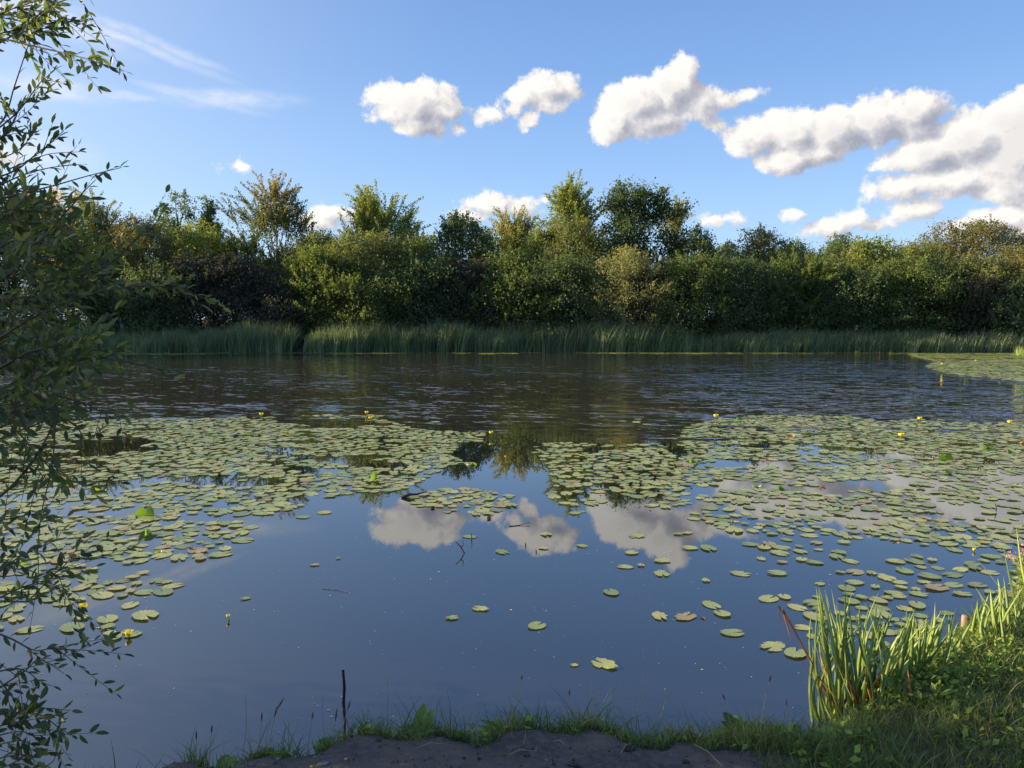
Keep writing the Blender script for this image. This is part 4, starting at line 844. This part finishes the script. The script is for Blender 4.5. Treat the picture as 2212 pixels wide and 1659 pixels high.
def iris(label, n, bx, tops, wid, seed, dead=(), z=.1, expl=(), dn=(0.02, .3)):
    """bx: px range of bases; tops: silhouette of tips (px, py)"""
    g = np.random.default_rng(seed + 300)
    b0 = at_z((bx[0] + bx[2]) / 2, (bx[1] + bx[3]) / 2, z); root = empty('iris_plant', tuple(b0)); tag(root, label, 'iris', 'yellow flag irises at the water edge')
    tx, ty = zip(*tops); count = 0
    def addleaf(base, tip, v, w_, nm, mt, **k):
        mbx = MB(); sword(mbx, base - b0, tip - b0, w_, g, var=v, **k); link(nm, mbx.mesh(nm, M[mt], True), root)
    for k in range(n):
        f = g.uniform(); X_ = bx[0] + (bx[2] - bx[0]) * f + g.normal(0, 10); Y_ = bx[1] + (bx[3] - bx[1]) * f + g.normal(0, 14)
        b = at_z(X_, Y_, z); b[1] += g.uniform(-.06, .16); b[2] = max(ground1(b[0], b[1]), -.05) - .03
        fx = np.clip(f + g.normal(0, .20), 0, 1); X2 = tx[0] + (tx[-1] - tx[0]) * fx; Y2 = np.interp(X2, tx, ty) + abs(g.normal(0, 42)) + (g.uniform() < .35) * g.uniform(20, 110)
        t_ = at_y(X2 + g.normal(0, 12), Y2, b[1] + g.uniform(-.12, .2)); addleaf(b, t_, float(g.uniform(.1, 1)), wid * g.uniform(.6, 1.15), 'leaf', 'iris')
    for (x1, y1, x2, y2, w_, v, fold) in expl:
        b = at_z(x1, y1, z); t_ = at_y(x2, y2, b[1] + g.uniform(-.05, .05)); addleaf(b, t_, v, w_ * 1.35, 'leaf', 'iris')
    for (x1, y1, x2, y2, w_, v, fold) in dead:
        b = at_z(x1, y1, z); t_ = at_y(x2, y2, b[1] - .02); fo = None
        if fold: fo = (.6, at_y(fold[0], fold[1], b[1]) - b0)
        addleaf(b, t_, v, w_ * 1.2, 'dry_leaf', 'irisdead', fold=fo)
iris('tall iris clump left of the others, with brown leaves drooping over the water', 88, (1800, 1535, 1925, 1520), [(1762, 1270), (1830, 1268), (1880, 1290), (1915, 1275), (1970, 1310), (2005, 1330)], .0125, 1,
     dead=[(1800, 1520, 1690, 1375, .006, .4, (1682, 1308)), (1790, 1510, 1712, 1395, .005, .1, (1690, 1315)), (1812, 1545, 1730, 1430, .005, .25, (1728, 1432)), (1905, 1560, 1800, 1420, .009, .15, None), (1870, 1520, 1905, 1400, .010, .95, None),
           (1840, 1480, 1775, 1385, .006, .05, None), (1720, 1570, 1790, 1500, .006, .8, None), (1880, 1560, 1835, 1475, .007, .2, None), (1800, 1525, 1768, 1400, .006, .6, None), (1860, 1530, 1955, 1390, .006, .7, None), (1830, 1540, 1770, 1470, .005, .9, None), (1895, 1540, 1870, 1440, .006, .4, None), (1815, 1540, 1840, 1450, .005, .2, None)],
     expl=[(1795, 1530, 1762, 1262, .010, .9, 0), (1812, 1530, 1768, 1265, .010, 1., 0), (1815, 1520, 1825, 1262, .009, .3, 0), (1770, 1560, 1785, 1430, .008, .3, 0)])
iris('iris clump behind and right of the tallest one, with yellow streaked leaves', 62, (1930, 1510, 2060, 1455), [(1950, 1300), (2000, 1320), (2045, 1290), (2080, 1330), (2110, 1350)], .0120, 2,
     dead=[(1960, 1470, 2035, 1390, .007, .9, None), (1940, 1480, 2060, 1455, .006, .8, None), (1985, 1560, 1960, 1440, .007, .5, None)],
     expl=[(1950, 1540, 2100, 1478, .010, .8, 0), (1990, 1555, 2125, 1490, .008, .9, 0), (2010, 1520, 2065, 1310, .010, .5, 0)])
iris('sunlit iris clump standing behind the wooden post at the right edge', 34, (2120, 1420, 2200, 1400), [(2090, 1330), (2130, 1260), (2170, 1240), (2212, 1220)], .0125, 3,
     expl=[(2190, 1420, 2105, 1265, .010, .5, 0), (2150, 1410, 2070, 1305, .007, .7, 0), (2210, 1370, 2100, 1195, .010, .8, 0), (2205, 1400, 2160, 1290, .008, .2, 0), (2205, 1360, 2165, 1170, .010, .9, 0), (2195, 1390, 2190, 1300, .009, 1., 0), (2180, 1395, 2168, 1280, .009, 1., 0), (2250, 1380, 2195, 1135, .009, .9, 0)],
     dead=[(2150, 1420, 2115, 1345, .005, .3, (2120, 1342)), (2160, 1430, 2140, 1370, .007, 1., None)])
for k, (lb, x, y) in enumerate([('small blue flowers among the tall iris leaves', 1815, 1455), ('small pale blue flowers in shade right of the irises', 2045, 1500), ('tiny blue flowers on the dark grass at right', 2095, 1440)]):
    g = np.random.default_rng(k); p = at_z(x, y + 25, .15); mb = MB(); P_ = p + g.normal(0, .018, (14, 3)) + [0, 0, .05]
    V, Fq = leaf_quads(P_, unit(g.normal(0, 1, (14, 3))), unit(g.normal(0, .3, (14, 3)) + [0, -.5, 1]), np.full(14, .011), np.full(14, .005)); mb.add(V - p, Fq, .5)
    for q in range(4): mb.add(*tube([(0, 0, -.08), tuple(P_[q] - p)], [.0008, .0006], 4), .1)
    tag(link('forget_me_not', mb.mesh('forget_me_not', M['blue']), None, tuple(p)), lb, 'flower', 'blue flowers by the irises')
p = at_d(2205, 1250, 5.3); g = np.random.default_rng(3)
root = empty('willowherb', (p[0], p[1], ground1(p[0], p[1]))); tag(root, 'tall sunlit leafy plant with pink flowers at the right edge', 'plant'); o0 = np.array(root.location)
ms, ml, mf = MB(), MB(), MB()
for k in range(9):
    b = o0 + [g.normal(.1, .12), g.normal(0, .12), 0]; t_ = at_d(2205 + g.normal(8, 14), 1175 + abs(g.normal(0, 45)), 5.3 + g.normal(0, .1)); s_ = np.linspace(0, 1, 8)[:, None]; pts = b + (t_ - b) * s_
    ms.add(*tube(pts - o0, np.linspace(.004, .002, 8), 5)); q = b + (t_ - b) * g.uniform(.15, .95, (60, 1)); V, Fq = leaf_quads(q - o0, unit(g.normal(0, 1, (60, 3)) * [1, 1, .4] + [0, 0, .3]), unit(g.normal(0, .4, (60, 3)) + [0, 0, 1]), g.uniform(.04, .08, 60), np.full(60, .008), .2)
    ml.add(V, Fq, np.repeat(g.uniform(.4, 1, 60), 4)); q = t_ + g.normal(0, .02, (8, 3)); V, Fq = leaf_quads(q - o0, unit(g.normal(0, 1, (8, 3))), unit(g.normal(0, 1, (8, 3))), np.full(8, .018), np.full(8, .007)); link('flower', mesh('flower', V, Fq, M['pink'], {'var': np.full(len(V), .5)}), root)
link('stems', ms.mesh('stems', M['drystem'], True), root); link('leaves', ml.mesh('leaves', M['herb']), root)
# reed tuft in the far right water
g = np.random.default_rng(4); p = at_z(2204, 768); n = 60; P_ = np.stack([g.normal(0, .14, n), g.normal(0, .14, n), np.full(n, -.05)], -1)
V, Fq, k = blades(P_, g.uniform(.3, .7, n), np.full(n, .014), g, (0, 0), .15, 3, .12)
tag(link('reed_tuft', mesh('reed_tuft', V, Fq, M['iris'], {'var': np.repeat(g.uniform(.4, 1, n), k)}), None, tuple(p)), 'small bright tuft of reeds in the water at the far right edge', 'reeds')

# litter on the mud
def lump(name, label, px, py, sx, sy, sz, mat, seed, cat, z=.2):
    g = np.random.default_rng(seed + 40); p = at_z(px, py, z); p[2] = ground1(p[0], p[1]); U_, V_ = 10, 7; vs = []
    ph = np.linspace(.05, math.pi - .05, V_); th = np.arange(U_) * 2 * math.pi / U_; off = 1 + g.normal(0, .13, (V_, U_))
    for i_, a in enumerate(ph):
        for j_, c in enumerate(th): vs.append((math.sin(a) * math.cos(c) * sx * off[i_, j_], math.sin(a) * math.sin(c) * sy * off[i_, j_], math.cos(a) * sz * off[i_, j_] + sz * .5))
    i_ = np.arange(V_ - 1)[:, None] * U_; j_ = np.arange(U_)[None]; k_ = (j_ + 1) % U_
    me = mesh(name, np.array(vs), np.stack([i_ + j_, i_ + k_, i_ + U_ + k_, i_ + U_ + j_], -1).reshape(-1, 4)[:, ::-1], M[mat], {'var': np.full(len(vs), .5)}, True)
    o = link(name, me, None, tuple(p)); o.rotation_euler = (0, 0, g.uniform(0, 3)); tag(o, label, cat)
for k, a in enumerate([('pebble', 'pale grey flat stone on the mud at lower left', 698, 1647, .022, .014, .006, 'stone', 'stone'), ('fallen_petal', 'small yellow speck on the mud, farther right of two', 747, 1637, .006, .006, .004, 'petal', 'petal'),
    ('fallen_petal', 'small yellow speck on the mud at the bottom edge', 672, 1652, .006, .006, .004, 'petal', 'petal'), ('clod', 'black ragged clod of earth on the mud near the grass', 1358, 1612, .032, .018, .013, 'wetwood', 'clod'), ('clod', 'small dark clod at the mud middle below the tufts', 1030, 1600, .014, .01, .007, 'wetwood', 'clod'),
    ('pebble', 'small grey stone in the mud left of the black clod', 1180, 1640, .01, .008, .005, 'stone', 'stone'), ('clod', 'flat dark clod on the lower middle of the mud', 1240, 1650, .03, .014, .006, 'wetwood', 'clod'), ('pebble', 'pale stone at the bottom of the left grass', 600, 1622, .012, .01, .006, 'stone', 'stone'),
    ('pebble', 'little pinkish stone near the left grass edge of the mud', 680, 1622, .008, .007, .005, 'stone', 'stone'), ('pebble', 'tiny pale stone on the mud under the second tuft', 1130, 1618, .006, .006, .004, 'stone', 'stone'), ('clod', 'dark clod on the mud at its right end', 1480, 1640, .016, .012, .007, 'wetwood', 'clod')]):
    lump(a[0], a[1], a[2], a[3], a[4], a[5], a[6], a[7], k, a[8])
for k, (lb, a, b_) in enumerate([('thin pale straw lying on the mud below the second tuft', (1340, 1625), (1366, 1590)), ('pale twig on the left edge of the mud', (600, 1592), (640, 1612)), ('dry straw on the mud left of the black clod', (1195, 1598), (1225, 1608)),
    ('thin twig on the mud near the lower middle', (1100, 1628), (1150, 1622)), ('short straw on the mud under the first tuft', (900, 1612), (960, 1600)), ('thin twig at the right end of the mud', (1500, 1600), (1560, 1650))]):
    A_, B_ = at_z(*a, .21), at_z(*b_, .21)
    for q in (A_, B_): q[2] = ground1(q[0], q[1]) + .012
    stick('straw', lb, [([A_, (A_ + B_) / 2 + [0, .01, .01], B_], [.0014, .0014, .0008])], 'drystem', 'straw')

g = np.random.default_rng(321); mb = MB(); n = 1500
x = g.uniform(-1.7, 1.5, n); y = g.uniform(2.3, 3.5, n); ok = DIRT(x, y) | (g.uniform(0, 1, n) < .15); ok &= shore(x) > y; x, y = x[ok], y[ok]
for a, b_ in zip(x, y):
    r = g.uniform(.0015, .007) * (1 if g.uniform() < .93 else 2.); V, Fq = tube(np.array([(0, 0, -.4), (0, 0, 0), (0, 0, .6), (0, 0, .75)]) * r, np.array([.7, 1., .7, .02]) * r, 5)
    V = V * g.uniform(.6, 1.4, 3) + g.normal(0, r * .15, V.shape); mb.add(V + [a, b_, ground1(a, b_)], Fq, .5)
tag(link('soil_crumbs', mb.mesh('soil_crumbs', flat_mat('crumb', (.05, .036, .03), (.16, .125, .10), 3., .9, .2))), 'dark crumbs of trodden soil and grit on the bare mud', 'soil', None, 'stuff')
mb = MB(); n = 520; p_ = W2([(300, 1200), (1700, 1150), (2000, 1450), (1700, 1530), (900, 1530), (420, 1600), (250, 1500)]); lo, hi = p_.min(0), p_.max(0)
for q in g.uniform(lo, hi, (n, 2)):
    if shore(np.array([q[0]]))[0] > q[1] - .05: continue
    r = g.uniform(.0015, .005) * (1 if g.uniform() < .9 else 2.2); a = g.uniform(0, 6.28); c_, s_ = math.cos(a), math.sin(a); e = g.uniform(.3, 1)
    V = np.array([(-r, 0, 0), (0, -r * e, .001), (r, 0, .0015), (0, r * e, .001)]); V = np.stack([V[:, 0] * c_ - V[:, 1] * s_ + q[0], V[:, 0] * s_ + V[:, 1] * c_ + q[1], V[:, 2] + .002], -1); mb.add(V, np.array([[0, 1, 2, 3]]), .5)
tag(link('floating_specks', mb.mesh('floating_specks', flat_mat('speck', (.35, .33, .28), (.6, .58, .52), 3., .8, 0.))), 'tiny pale seeds and specks drifting on the open water', 'specks', None, 'stuff')

# ------------------------------------------------------------------ seated person on the far bank
def person():
    p = at_y(1850, 703, 47.8); z0 = ground1(p[0], 47.8); top = p[2]; x0, y0 = p[0], 47.8
    seat = top - .86
    me = bpy.data.meshes.new('body'); J = {'pel': (0, 0, seat + .08), 'sp': (0, .02, seat + .32), 'ch': (0, 0, seat + .50), 'nk': (0, -.03, seat + .62), 'hd': (0, -.05, seat + .76),
     'ls': (-.17, 0, seat + .54), 'le': (-.24, -.08, seat + .28), 'lh': (-.12, -.30, seat + .20), 'rs': (.17, 0, seat + .54), 're': (.24, -.08, seat + .28), 'rh': (.12, -.30, seat + .20),
     'lk': (-.13, -.42, seat + .14), 'la': (-.13, -.46, seat - .28), 'lt': (-.13, -.6, seat - .33), 'rk': (.13, -.42, seat + .14), 'ra': (.13, -.46, seat - .28), 'rt': (.13, -.6, seat - .33)}
    names = list(J); E_ = [('pel', 'sp'), ('sp', 'ch'), ('ch', 'nk'), ('nk', 'hd'), ('ch', 'ls'), ('ls', 'le'), ('le', 'lh'), ('ch', 'rs'), ('rs', 're'), ('re', 'rh'), ('pel', 'lk'), ('lk', 'la'), ('la', 'lt'), ('pel', 'rk'), ('rk', 'ra'), ('ra', 'rt')]
    rad = dict(pel=.14, sp=.13, ch=.14, nk=.05, hd=.10, ls=.065, le=.045, lh=.035, rs=.065, re=.045, rh=.035, lk=.07, la=.045, lt=.04, rk=.07, ra=.045, rt=.04)
    me.from_pydata([J[n] for n in names], [(names.index(a), names.index(b)) for a, b in E_], []); me.materials.append(flat_mat('skin', (.45, .28, .20), (.5, .32, .24), 5., .6, 0.))
    root = empty('person', (x0, y0, 0)); tag(root, 'person in a cap and dark purple top sitting behind the far reeds', 'person')
    o = link('body', me, root); sk = o.modifiers.new('s', 'SKIN'); sv = me.skin_vertices[0].data if me.skin_vertices else None
    if sv is None:
        bpy.context.view_layer.objects.active = o; me.skin_vertices
    for i_, n in enumerate(names):
        try: me.skin_vertices[0].data[i_].radius = (rad[n], rad[n]); me.skin_vertices[0].data[i_].use_root = (n == 'pel')
        except Exception: pass
    ss_ = o.modifiers.new('u', 'SUBSURF'); ss_.levels = ss_.render_levels = 1
    def shell(nm, pts, rads, mat, sc_=(1, 1)):
        V, Fq = tube(pts, rads, 12); mb = MB(); mb.add(V * [sc_[0], sc_[1], 1], Fq); link(nm, mb.mesh(nm, mat, True), root)
    shell('jacket', [(0, 0, seat + .02), (0, .02, seat + .3), (0, 0, seat + .5), (0, -.01, seat + .58), (0, -.02, seat + .63)], [.19, .175, .19, .13, .07], flat_mat('purple_cloth', (.06, .05, .10), (.09, .075, .15), 6., .9, .1), (1.1, .85))
    tr_ = flat_mat('pale_cloth', (.30, .25, .23), (.38, .32, .30), 6., .9, .1)
    for s in (-1, 1): shell('trouser_leg', [(s * .08, .02, seat + .07), (s * .12, -.2, seat + .13), (s * .13, -.43, seat + .14), (s * .13, -.46, seat - .05), (s * .13, -.46, seat - .27)], [.10, .10, .09, .07, .06], tr_)
    shell('cap', [(0, -.05, seat + .79), (0, -.05, seat + .83), (0, -.05, seat + .87), (0, -.05, seat + .88)], [.112, .108, .07, .005], flat_mat('cap_cloth', (.42, .35, .26), (.5, .42, .33), 6., .9, .1))
    st = MB(); 
    for sx in (-.15, .15):
        for sy in (-.12, .14): st.add(*tube([(sx, sy, z0 - 0.0), (sx * .9, sy * .9, seat)], [.02, .02], 6))
    st.add(*tube([(0, 0, seat - .02), (0, 0, seat + .0)], [.22, .22], 12)); sto = link('stool', st.mesh('stool', M['wetwood'], False), None, (x0, y0, 0)); tag(sto, 'low dark stool under the seated person on the far bank', 'stool')
person()

# ------------------------------------------------------------------ willow bush at the left
g = np.random.default_rng(99)
TW, LF = MB(), {'P': [], 'D': [], 'N': [], 'L': [], 'A': []}
def bez(pts, n):
    pts = np.asarray(pts, float); m_ = len(pts); t = np.linspace(0, m_ - 1, n); r = np.empty((n, 3))
    for i_, tt in enumerate(t):
        k = min(int(tt), m_ - 2); f = tt - k; p0 = pts[max(k - 1, 0)]; p1 = pts[k]; p2 = pts[k + 1]; p3 = pts[min(k + 2, m_ - 1)]
        r[i_] = .5 * ((2 * p1) + (-p0 + p2) * f + (2 * p0 - 5 * p1 + 4 * p2 - p3) * f * f + (-p0 + 3 * p1 - 3 * p2 + p3) * f ** 3)
    return r
def put_leaves(c, gap, L, start=.15, a_mean=.35, rnd=.5):
    """alternate leaves along a twig"""
    seg = np.linalg.norm(np.diff(c, axis=0), axis=1); s_ = np.concatenate([[0], np.cumsum(seg)]); tot = s_[-1]
    q = np.arange(tot * start, tot, gap) + g.uniform(-.3, .3) * gap
    if len(q) == 0: return
    q = np.append(q, tot); P = np.stack([np.interp(q, s_, c[:, k]) for k in range(3)], -1); T = np.stack([np.interp(q, s_, np.gradient(c[:, k], s_ + np.arange(len(s_)) * 1e-9)) for k in range(3)], -1); T = unit(T)
    n = len(P); sd_ = np.where(np.arange(n) % 2 == 0, 1, -1)[:, None]; S = unit(np.cross(T, np.array([0, -1, .3])))
    D = unit(T * .95 + S * sd_ * g.uniform(.3, 1., (n, 1)) + g.normal(0, .32, (n, 3))); D[-1] = T[-1]
    LF['P'].append(P); LF['D'].append(D); LF['N'].append(unit(g.normal(0, 1, (n, 3)) * rnd + [.1, -.5, .7])); LF['L'].append(L * g.uniform(.6, 1.2, n)); LF['A'].append(np.clip(g.normal(a_mean, .2, n), 0, 1))
BASE = np.array([-3.3, 3.3, .3])
def twig(pxs, d0, d1=None, r=.004, L=.045, gap=.022, subs=0, a_mean=.35, base=True, start=.1, sublen=.22, n=16):
    if pxs[0][1] > 850: pxs = [(x - 22 * i_ / (len(pxs) - 1), y) for i_, (x, y) in enumerate(pxs)]; gap *= 1.4; subs = (subs * 2) // 3; L *= 1.1
    elif pxs[0][1] < 500: gap *= 1.15
    d1 = d0 if d1 is None else d1; k = len(pxs); P = [at_d(x, y, d0 + (d1 - d0) * i_ / (k - 1)) for i_, (x, y) in enumerate(pxs)]
    c = bez(P, n); TW.add(*tube(c, np.linspace(r, r * .3, n), 5), .5); put_leaves(c, gap, L, start, a_mean)
    if base:
        a = P[0]; m1 = BASE + (a - BASE) * .5 + [-.25, 0, .2]; c2 = bez([BASE + g.normal(0, .12, 3) * [1, 1, 0], m1, a], 8); TW.add(*tube(c2, np.linspace(r * 3.2, r, 8), 6), .5)
    for j in range(subs):
        f = g.uniform(.15, .9); i_ = int(f * (n - 1)); p = c[i_]; T = unit(c[min(i_ + 1, n - 1)] - c[max(i_ - 1, 0)]); dr = unit(T + g.normal(0, .55, 3)); ln = sublen * g.uniform(.5, 1.2)
        s_ = np.linspace(0, 1, 7)[:, None]; cc = p + dr * ln * s_ + np.array([0, 0, 1.]) * g.normal(0, .12) * ln * s_ ** 2
        TW.add(*tube(cc, np.linspace(r * .45, r * .2, 7), 4), .5); put_leaves(cc, gap, L * .9, .1, a_mean)
T_ = twig
T_([(-60,70),(0,82),(75,100),(140,115),(190,128),(222,140)], 2.6, 2.4, .004, .042, .024, 2, .3, start=.62, sublen=.1)
T_([(-60,120),(0,92),(50,60),(110,12),(170,-8),(200,-20)], 2.7, 2.6, .004, .042, .018, 6, .3)
T_([(-60,60),(0,30),(70,5),(130,-5)], 2.7, 2.6, .003, .042, .018, 6, .3)
T_([(40,20),(110,28),(150,42),(190,42)], 2.7, 2.6, .003, .038, .02, 2, .3, base=False)
T_([(-50,90),(10,70),(60,62),(118,62)], 2.6, 2.6, .003, .045, .016, 8, .35)
T_([(-80,20),(-10,35),(40,45),(100,50)], 2.8, 2.8, .003, .045, .016, 8, .35)
T_([(-60,320),(5,262),(30,190),(55,115),(75,60)], 2.7, 2.6, .0035, .04, .05, 1, .3, start=.3, sublen=.08)
T_([(-20,290),(30,250),(60,215),(85,180),(118,152)], 2.6, 2.5, .003, .035, .011, 4, .55, start=.35, sublen=.08)
T_([(-60,350),(0,300),(30,262),(40,235)], 2.7, 2.6, .004, .04, .013, 8, .35, sublen=.15)
T_([(-40,395),(30,370),(70,340),(105,312),(138,282)], 2.6, 2.5, .0035, .042, .022, 3, .3, sublen=.12)
T_([(-40,350),(20,335),(55,310),(70,282)], 2.65, 2.6, .0025, .035, .016, 3, .7, sublen=.1)
T_([(20,365),(70,345),(110,332),(172,328)], 2.6, 2.5, .0025, .042, .035, 0, .3, base=False)
T_([(0,400),(50,378),(110,362),(175,355)], 2.6, 2.5, .003, .038, .022, 1, .5, base=True, sublen=.1)
T_([(0,430),(60,415),(120,400),(190,380),(262,362)], 2.5, 2.35, .0035, .045, .055, 2, .25, sublen=.12)
T_([(60,560),(110,495),(150,450),(180,415),(207,388)], 2.5, 2.4, .0035, .045, .055, 1, .25, start=.2, sublen=.1)
T_([(-40,480),(10,430),(50,405),(80,400)], 2.6, 2.6, .003, .045, .014, 8, .3)
T_([(160,620),(250,560),(290,520),(330,490),(352,455)], 2.7, 2.5, .003, .04, .04, 3, .55)
T_([(60,690),(187,639),(250,624),(310,617),(350,618),(405,600)], 2.6, 2.5, .004, .04, .035, 5, .55)
T_([(60,760),(150,745),(230,775),(290,780),(350,765)], 2.6, 2.5, .004, .036, .045, 5, .5)
T_([(100,850),(180,870),(240,900),(275,890)], 2.6, 2.5, .003, .04, .035, 4, .4)
T_([(100,880),(170,920),(200,950),(230,935)], 2.6, 2.5, .003, .04, .03, 4, .4)
T_([(-40,1100),(20,1060),(80,1000),(120,940),(150,880)], 2.5, 2.6, .006, .04, .05, 3, .35)
T_([(120,900),(118,1000),(100,1100),(95,1180),(100,1250),(88,1350)], 2.5, 2.4, .0025, .035, .05, 2, .4, start=.1, sublen=.1)
T_([(105,990),(130,1010),(165,1035),(215,1055)], 2.5, 2.5, .002, .035, .08, 0, .4, base=False)
T_([(-40,1010),(40,1005),(90,1010),(120,1040)], 2.55, 2.5, .003, .038, .025, 6, .4)
T_([(-40,1270),(30,1215),(80,1190),(130,1170),(155,1150)], 2.45, 2.4, .003, .036, .022, 5, .5)
T_([(-40,1130),(30,1120),(90,1110),(140,1122)], 2.5, 2.4, .003, .034, .022, 5, .6)
T_([(-40,1310),(44,1273),(80,1262),(112,1256),(172,1276)], 2.4, 2.35, .003, .034, .016, 7, .5)
T_([(-40,1220),(30,1215),(100,1240),(165,1240)], 2.45, 2.4, .003, .034, .02, 7, .4)
T_([(60,1300),(120,1245),(160,1215),(200,1165)], 2.4, 2.35, .0025, .036, .03, 3, .35)
T_([(-40,1355),(30,1380),(85,1405),(130,1400),(172,1405)], 2.4, 2.35, .0035, .034, .016, 6, .25)
T_([(-40,1460),(30,1445),(68,1450),(100,1470),(135,1482)], 2.4, 2.35, .003, .034, .02, 4, .2)
T_([(-40,1510),(60,1450),(100,1425),(160,1455)], 2.4, 2.35, .003, .034, .022, 4, .2)
T_([(-40,1530),(40,1538),(100,1545),(142,1571),(176,1588)], 2.35, 2.3, .003, .034, .018, 5, .2)
T_([(-40,1545),(60,1540),(110,1530),(175,1535)], 2.35, 2.3, .003, .034, .02, 4, .2)
T_([(-40,1420),(30,1500),(60,1530),(90,1500)], 2.4, 2.3, .003, .034, .02, 5, .25)
T_([(100,1655),(125,1640),(136,1610),(140,1600)], 2.6, 2.6, .002, .02, .2, 0, .2, base=False)
for yy in (1590, 1610, 1640, 1660, 1570): T_([(-60, yy + 20), (0, yy), (60, yy - 10), (100, yy + 5)], 2.3, 2.25, .003, .038, .02, 5, .2, sublen=.15)
xr_y = [380, 430, 500, 550, 600, 650, 700, 760, 800, 850, 900, 950, 1000, 1060, 1120, 1200, 1260, 1300, 1360, 1430, 1500, 1560, 1640]
xr_x = [35, 70, 160, 230, 270, 265, 225, 205, 205, 190, 190, 140, 95, 60, 90, 110, 105, 50, 90, 80, 95, 100, 80]
for k in range(46):
    y0 = g.choice([g.uniform(430, 980), g.uniform(480, 880), g.uniform(1000, 1640)], p=[.5, .46, .04]); xe = np.interp(y0, xr_y, xr_x) * g.uniform(.3, 1.05); x0 = xe - g.uniform(110, 260); dd = g.uniform(2.5, 3.6)
    sl0 = g.normal(-.1, .35); ln = xe - x0
    T_([(x0, y0 + sl0 * -ln * .5), ((x0 + xe) / 2, y0 + g.normal(0, 10)), (xe, y0 + sl0 * ln * .5)], dd, dd - .15, .0035, .052, .027, 6, g.uniform(.2, .55), base=(k % 6 == 0), sublen=.2, n=10)
P = np.concatenate(LF['P']); D = np.concatenate(LF['D']); Nn = np.concatenate(LF['N']); L = np.concatenate(LF['L']); A = np.concatenate(LF['A'])
n = len(P); S = unit(np.cross(D, Nn)); U = np.cross(S, D); Wd = (L * g.uniform(.14, .21, n))[:, None]; Lc = L[:, None]
# eight-sided leaves folded along the midrib
prof = [(.0, .06), (.25, .82), (.55, 1.), (.82, .6), (1., .03)]
Vs = []
for s_, wv in prof:
    c = P + D * Lc * (s_ + .08) - U * Lc * .14 * s_ * s_
    Vs += [c + S * Wd * wv + U * Wd * .28 * wv, c, c - S * Wd * wv + U * Wd * .28 * wv]
LV = np.stack(Vs, 1); k = 15; b0 = (np.arange(n) * k)[:, None]; ii = (np.arange(4)[:, None] * 3 + np.arange(2)[None]).ravel()[None]
LFa = np.stack([b0 + ii, b0 + ii + 1, b0 + ii + 4, b0 + ii + 3], -1).reshape(-1, 4)
root = empty('willow_bush', tuple(BASE * [1, 1, 0] + [0, 0, .2])); tag(root, 'dark leafy willow bush reaching in along the whole left edge', 'bush'); o0 = np.array(root.location)
link('foliage', mesh('foliage', LV.reshape(-1, 3) - o0, LFa, M['bush'], {'var': np.repeat(A, k)}, True), root)
link('branches', TW.mesh('branches', M['twig'], True, o0), root)
tb = MB()
for k in range(5):
    a = g.normal(0, .15, 3) * [1, 1, 0]; tb.add(*tube(bez([a + [0, 0, -.2], a + [-.1, 0, .5], a * 2 + [g.normal(0, .3), g.normal(0, .2), 1.6], a * 2 + [g.normal(0, .5), g.normal(0, .3), 3.2]], 10), np.linspace(.045, .012, 10), 8), .5)
link('trunk', tb.mesh('trunk', M['bark'], True), root)
print('bush leaves', n)
# unseen trees added on the near bank to shade the bush and the mud
def near_tree(x, y, H, Rr, low, seed, label):
    g = np.random.default_rng(seed); root = empty('willow_tree', (x, y, .2)); tag(root, label, 'tree'); nc = 260
    th = g.uniform(0, 6.28, nc); t = g.uniform(0, 1, nc); rr = np.interp(t, [0, .3, .7, 1], [.7, 1, .85, .3]) * g.uniform(.1, 1, nc) ** .5 * Rr
    Cc = np.stack([np.cos(th) * rr, np.sin(th) * rr, low + t * (H - low)], -1); ci = np.repeat(np.arange(nc), 60); P = Cc[ci] + g.normal(0, .22, (len(ci), 3))
    V, Fq = leaf_quads(P, unit(g.normal(0, 1, P.shape)), unit(g.normal(0, 1, P.shape)), g.uniform(.06, .11, len(P)), g.uniform(.015, .026, len(P)))
    link('crown', mesh('crown', V, Fq, M['bush'], {'var': np.repeat(g.uniform(0, 1, len(P)), 4)}), root)
    tb = MB(); tb.add(*tube([(0, 0, -.2), (0, .1, H * .4), (.1, 0, H * .85)], [.16, .1, .03], 8))
    for c in Cc[:24]: tb.add(*tube([(0, 0, max(.4, c[2] * .55)), tuple(c * [.5, .5, .85]), tuple(c)], [.05, .03, .008], 5))
    link('trunk', tb.mesh('trunk', M['bark'], True), root)
near_tree(-6.0, 3.25, 3.7, 1.2, .5, 1, 'unseen willow tree added beyond the left edge to shade the muddy bank')
near_tree(-8.6, 3.5, 4.6, 1.35, .6, 2, 'second unseen willow tree added beyond the left edge for shade')
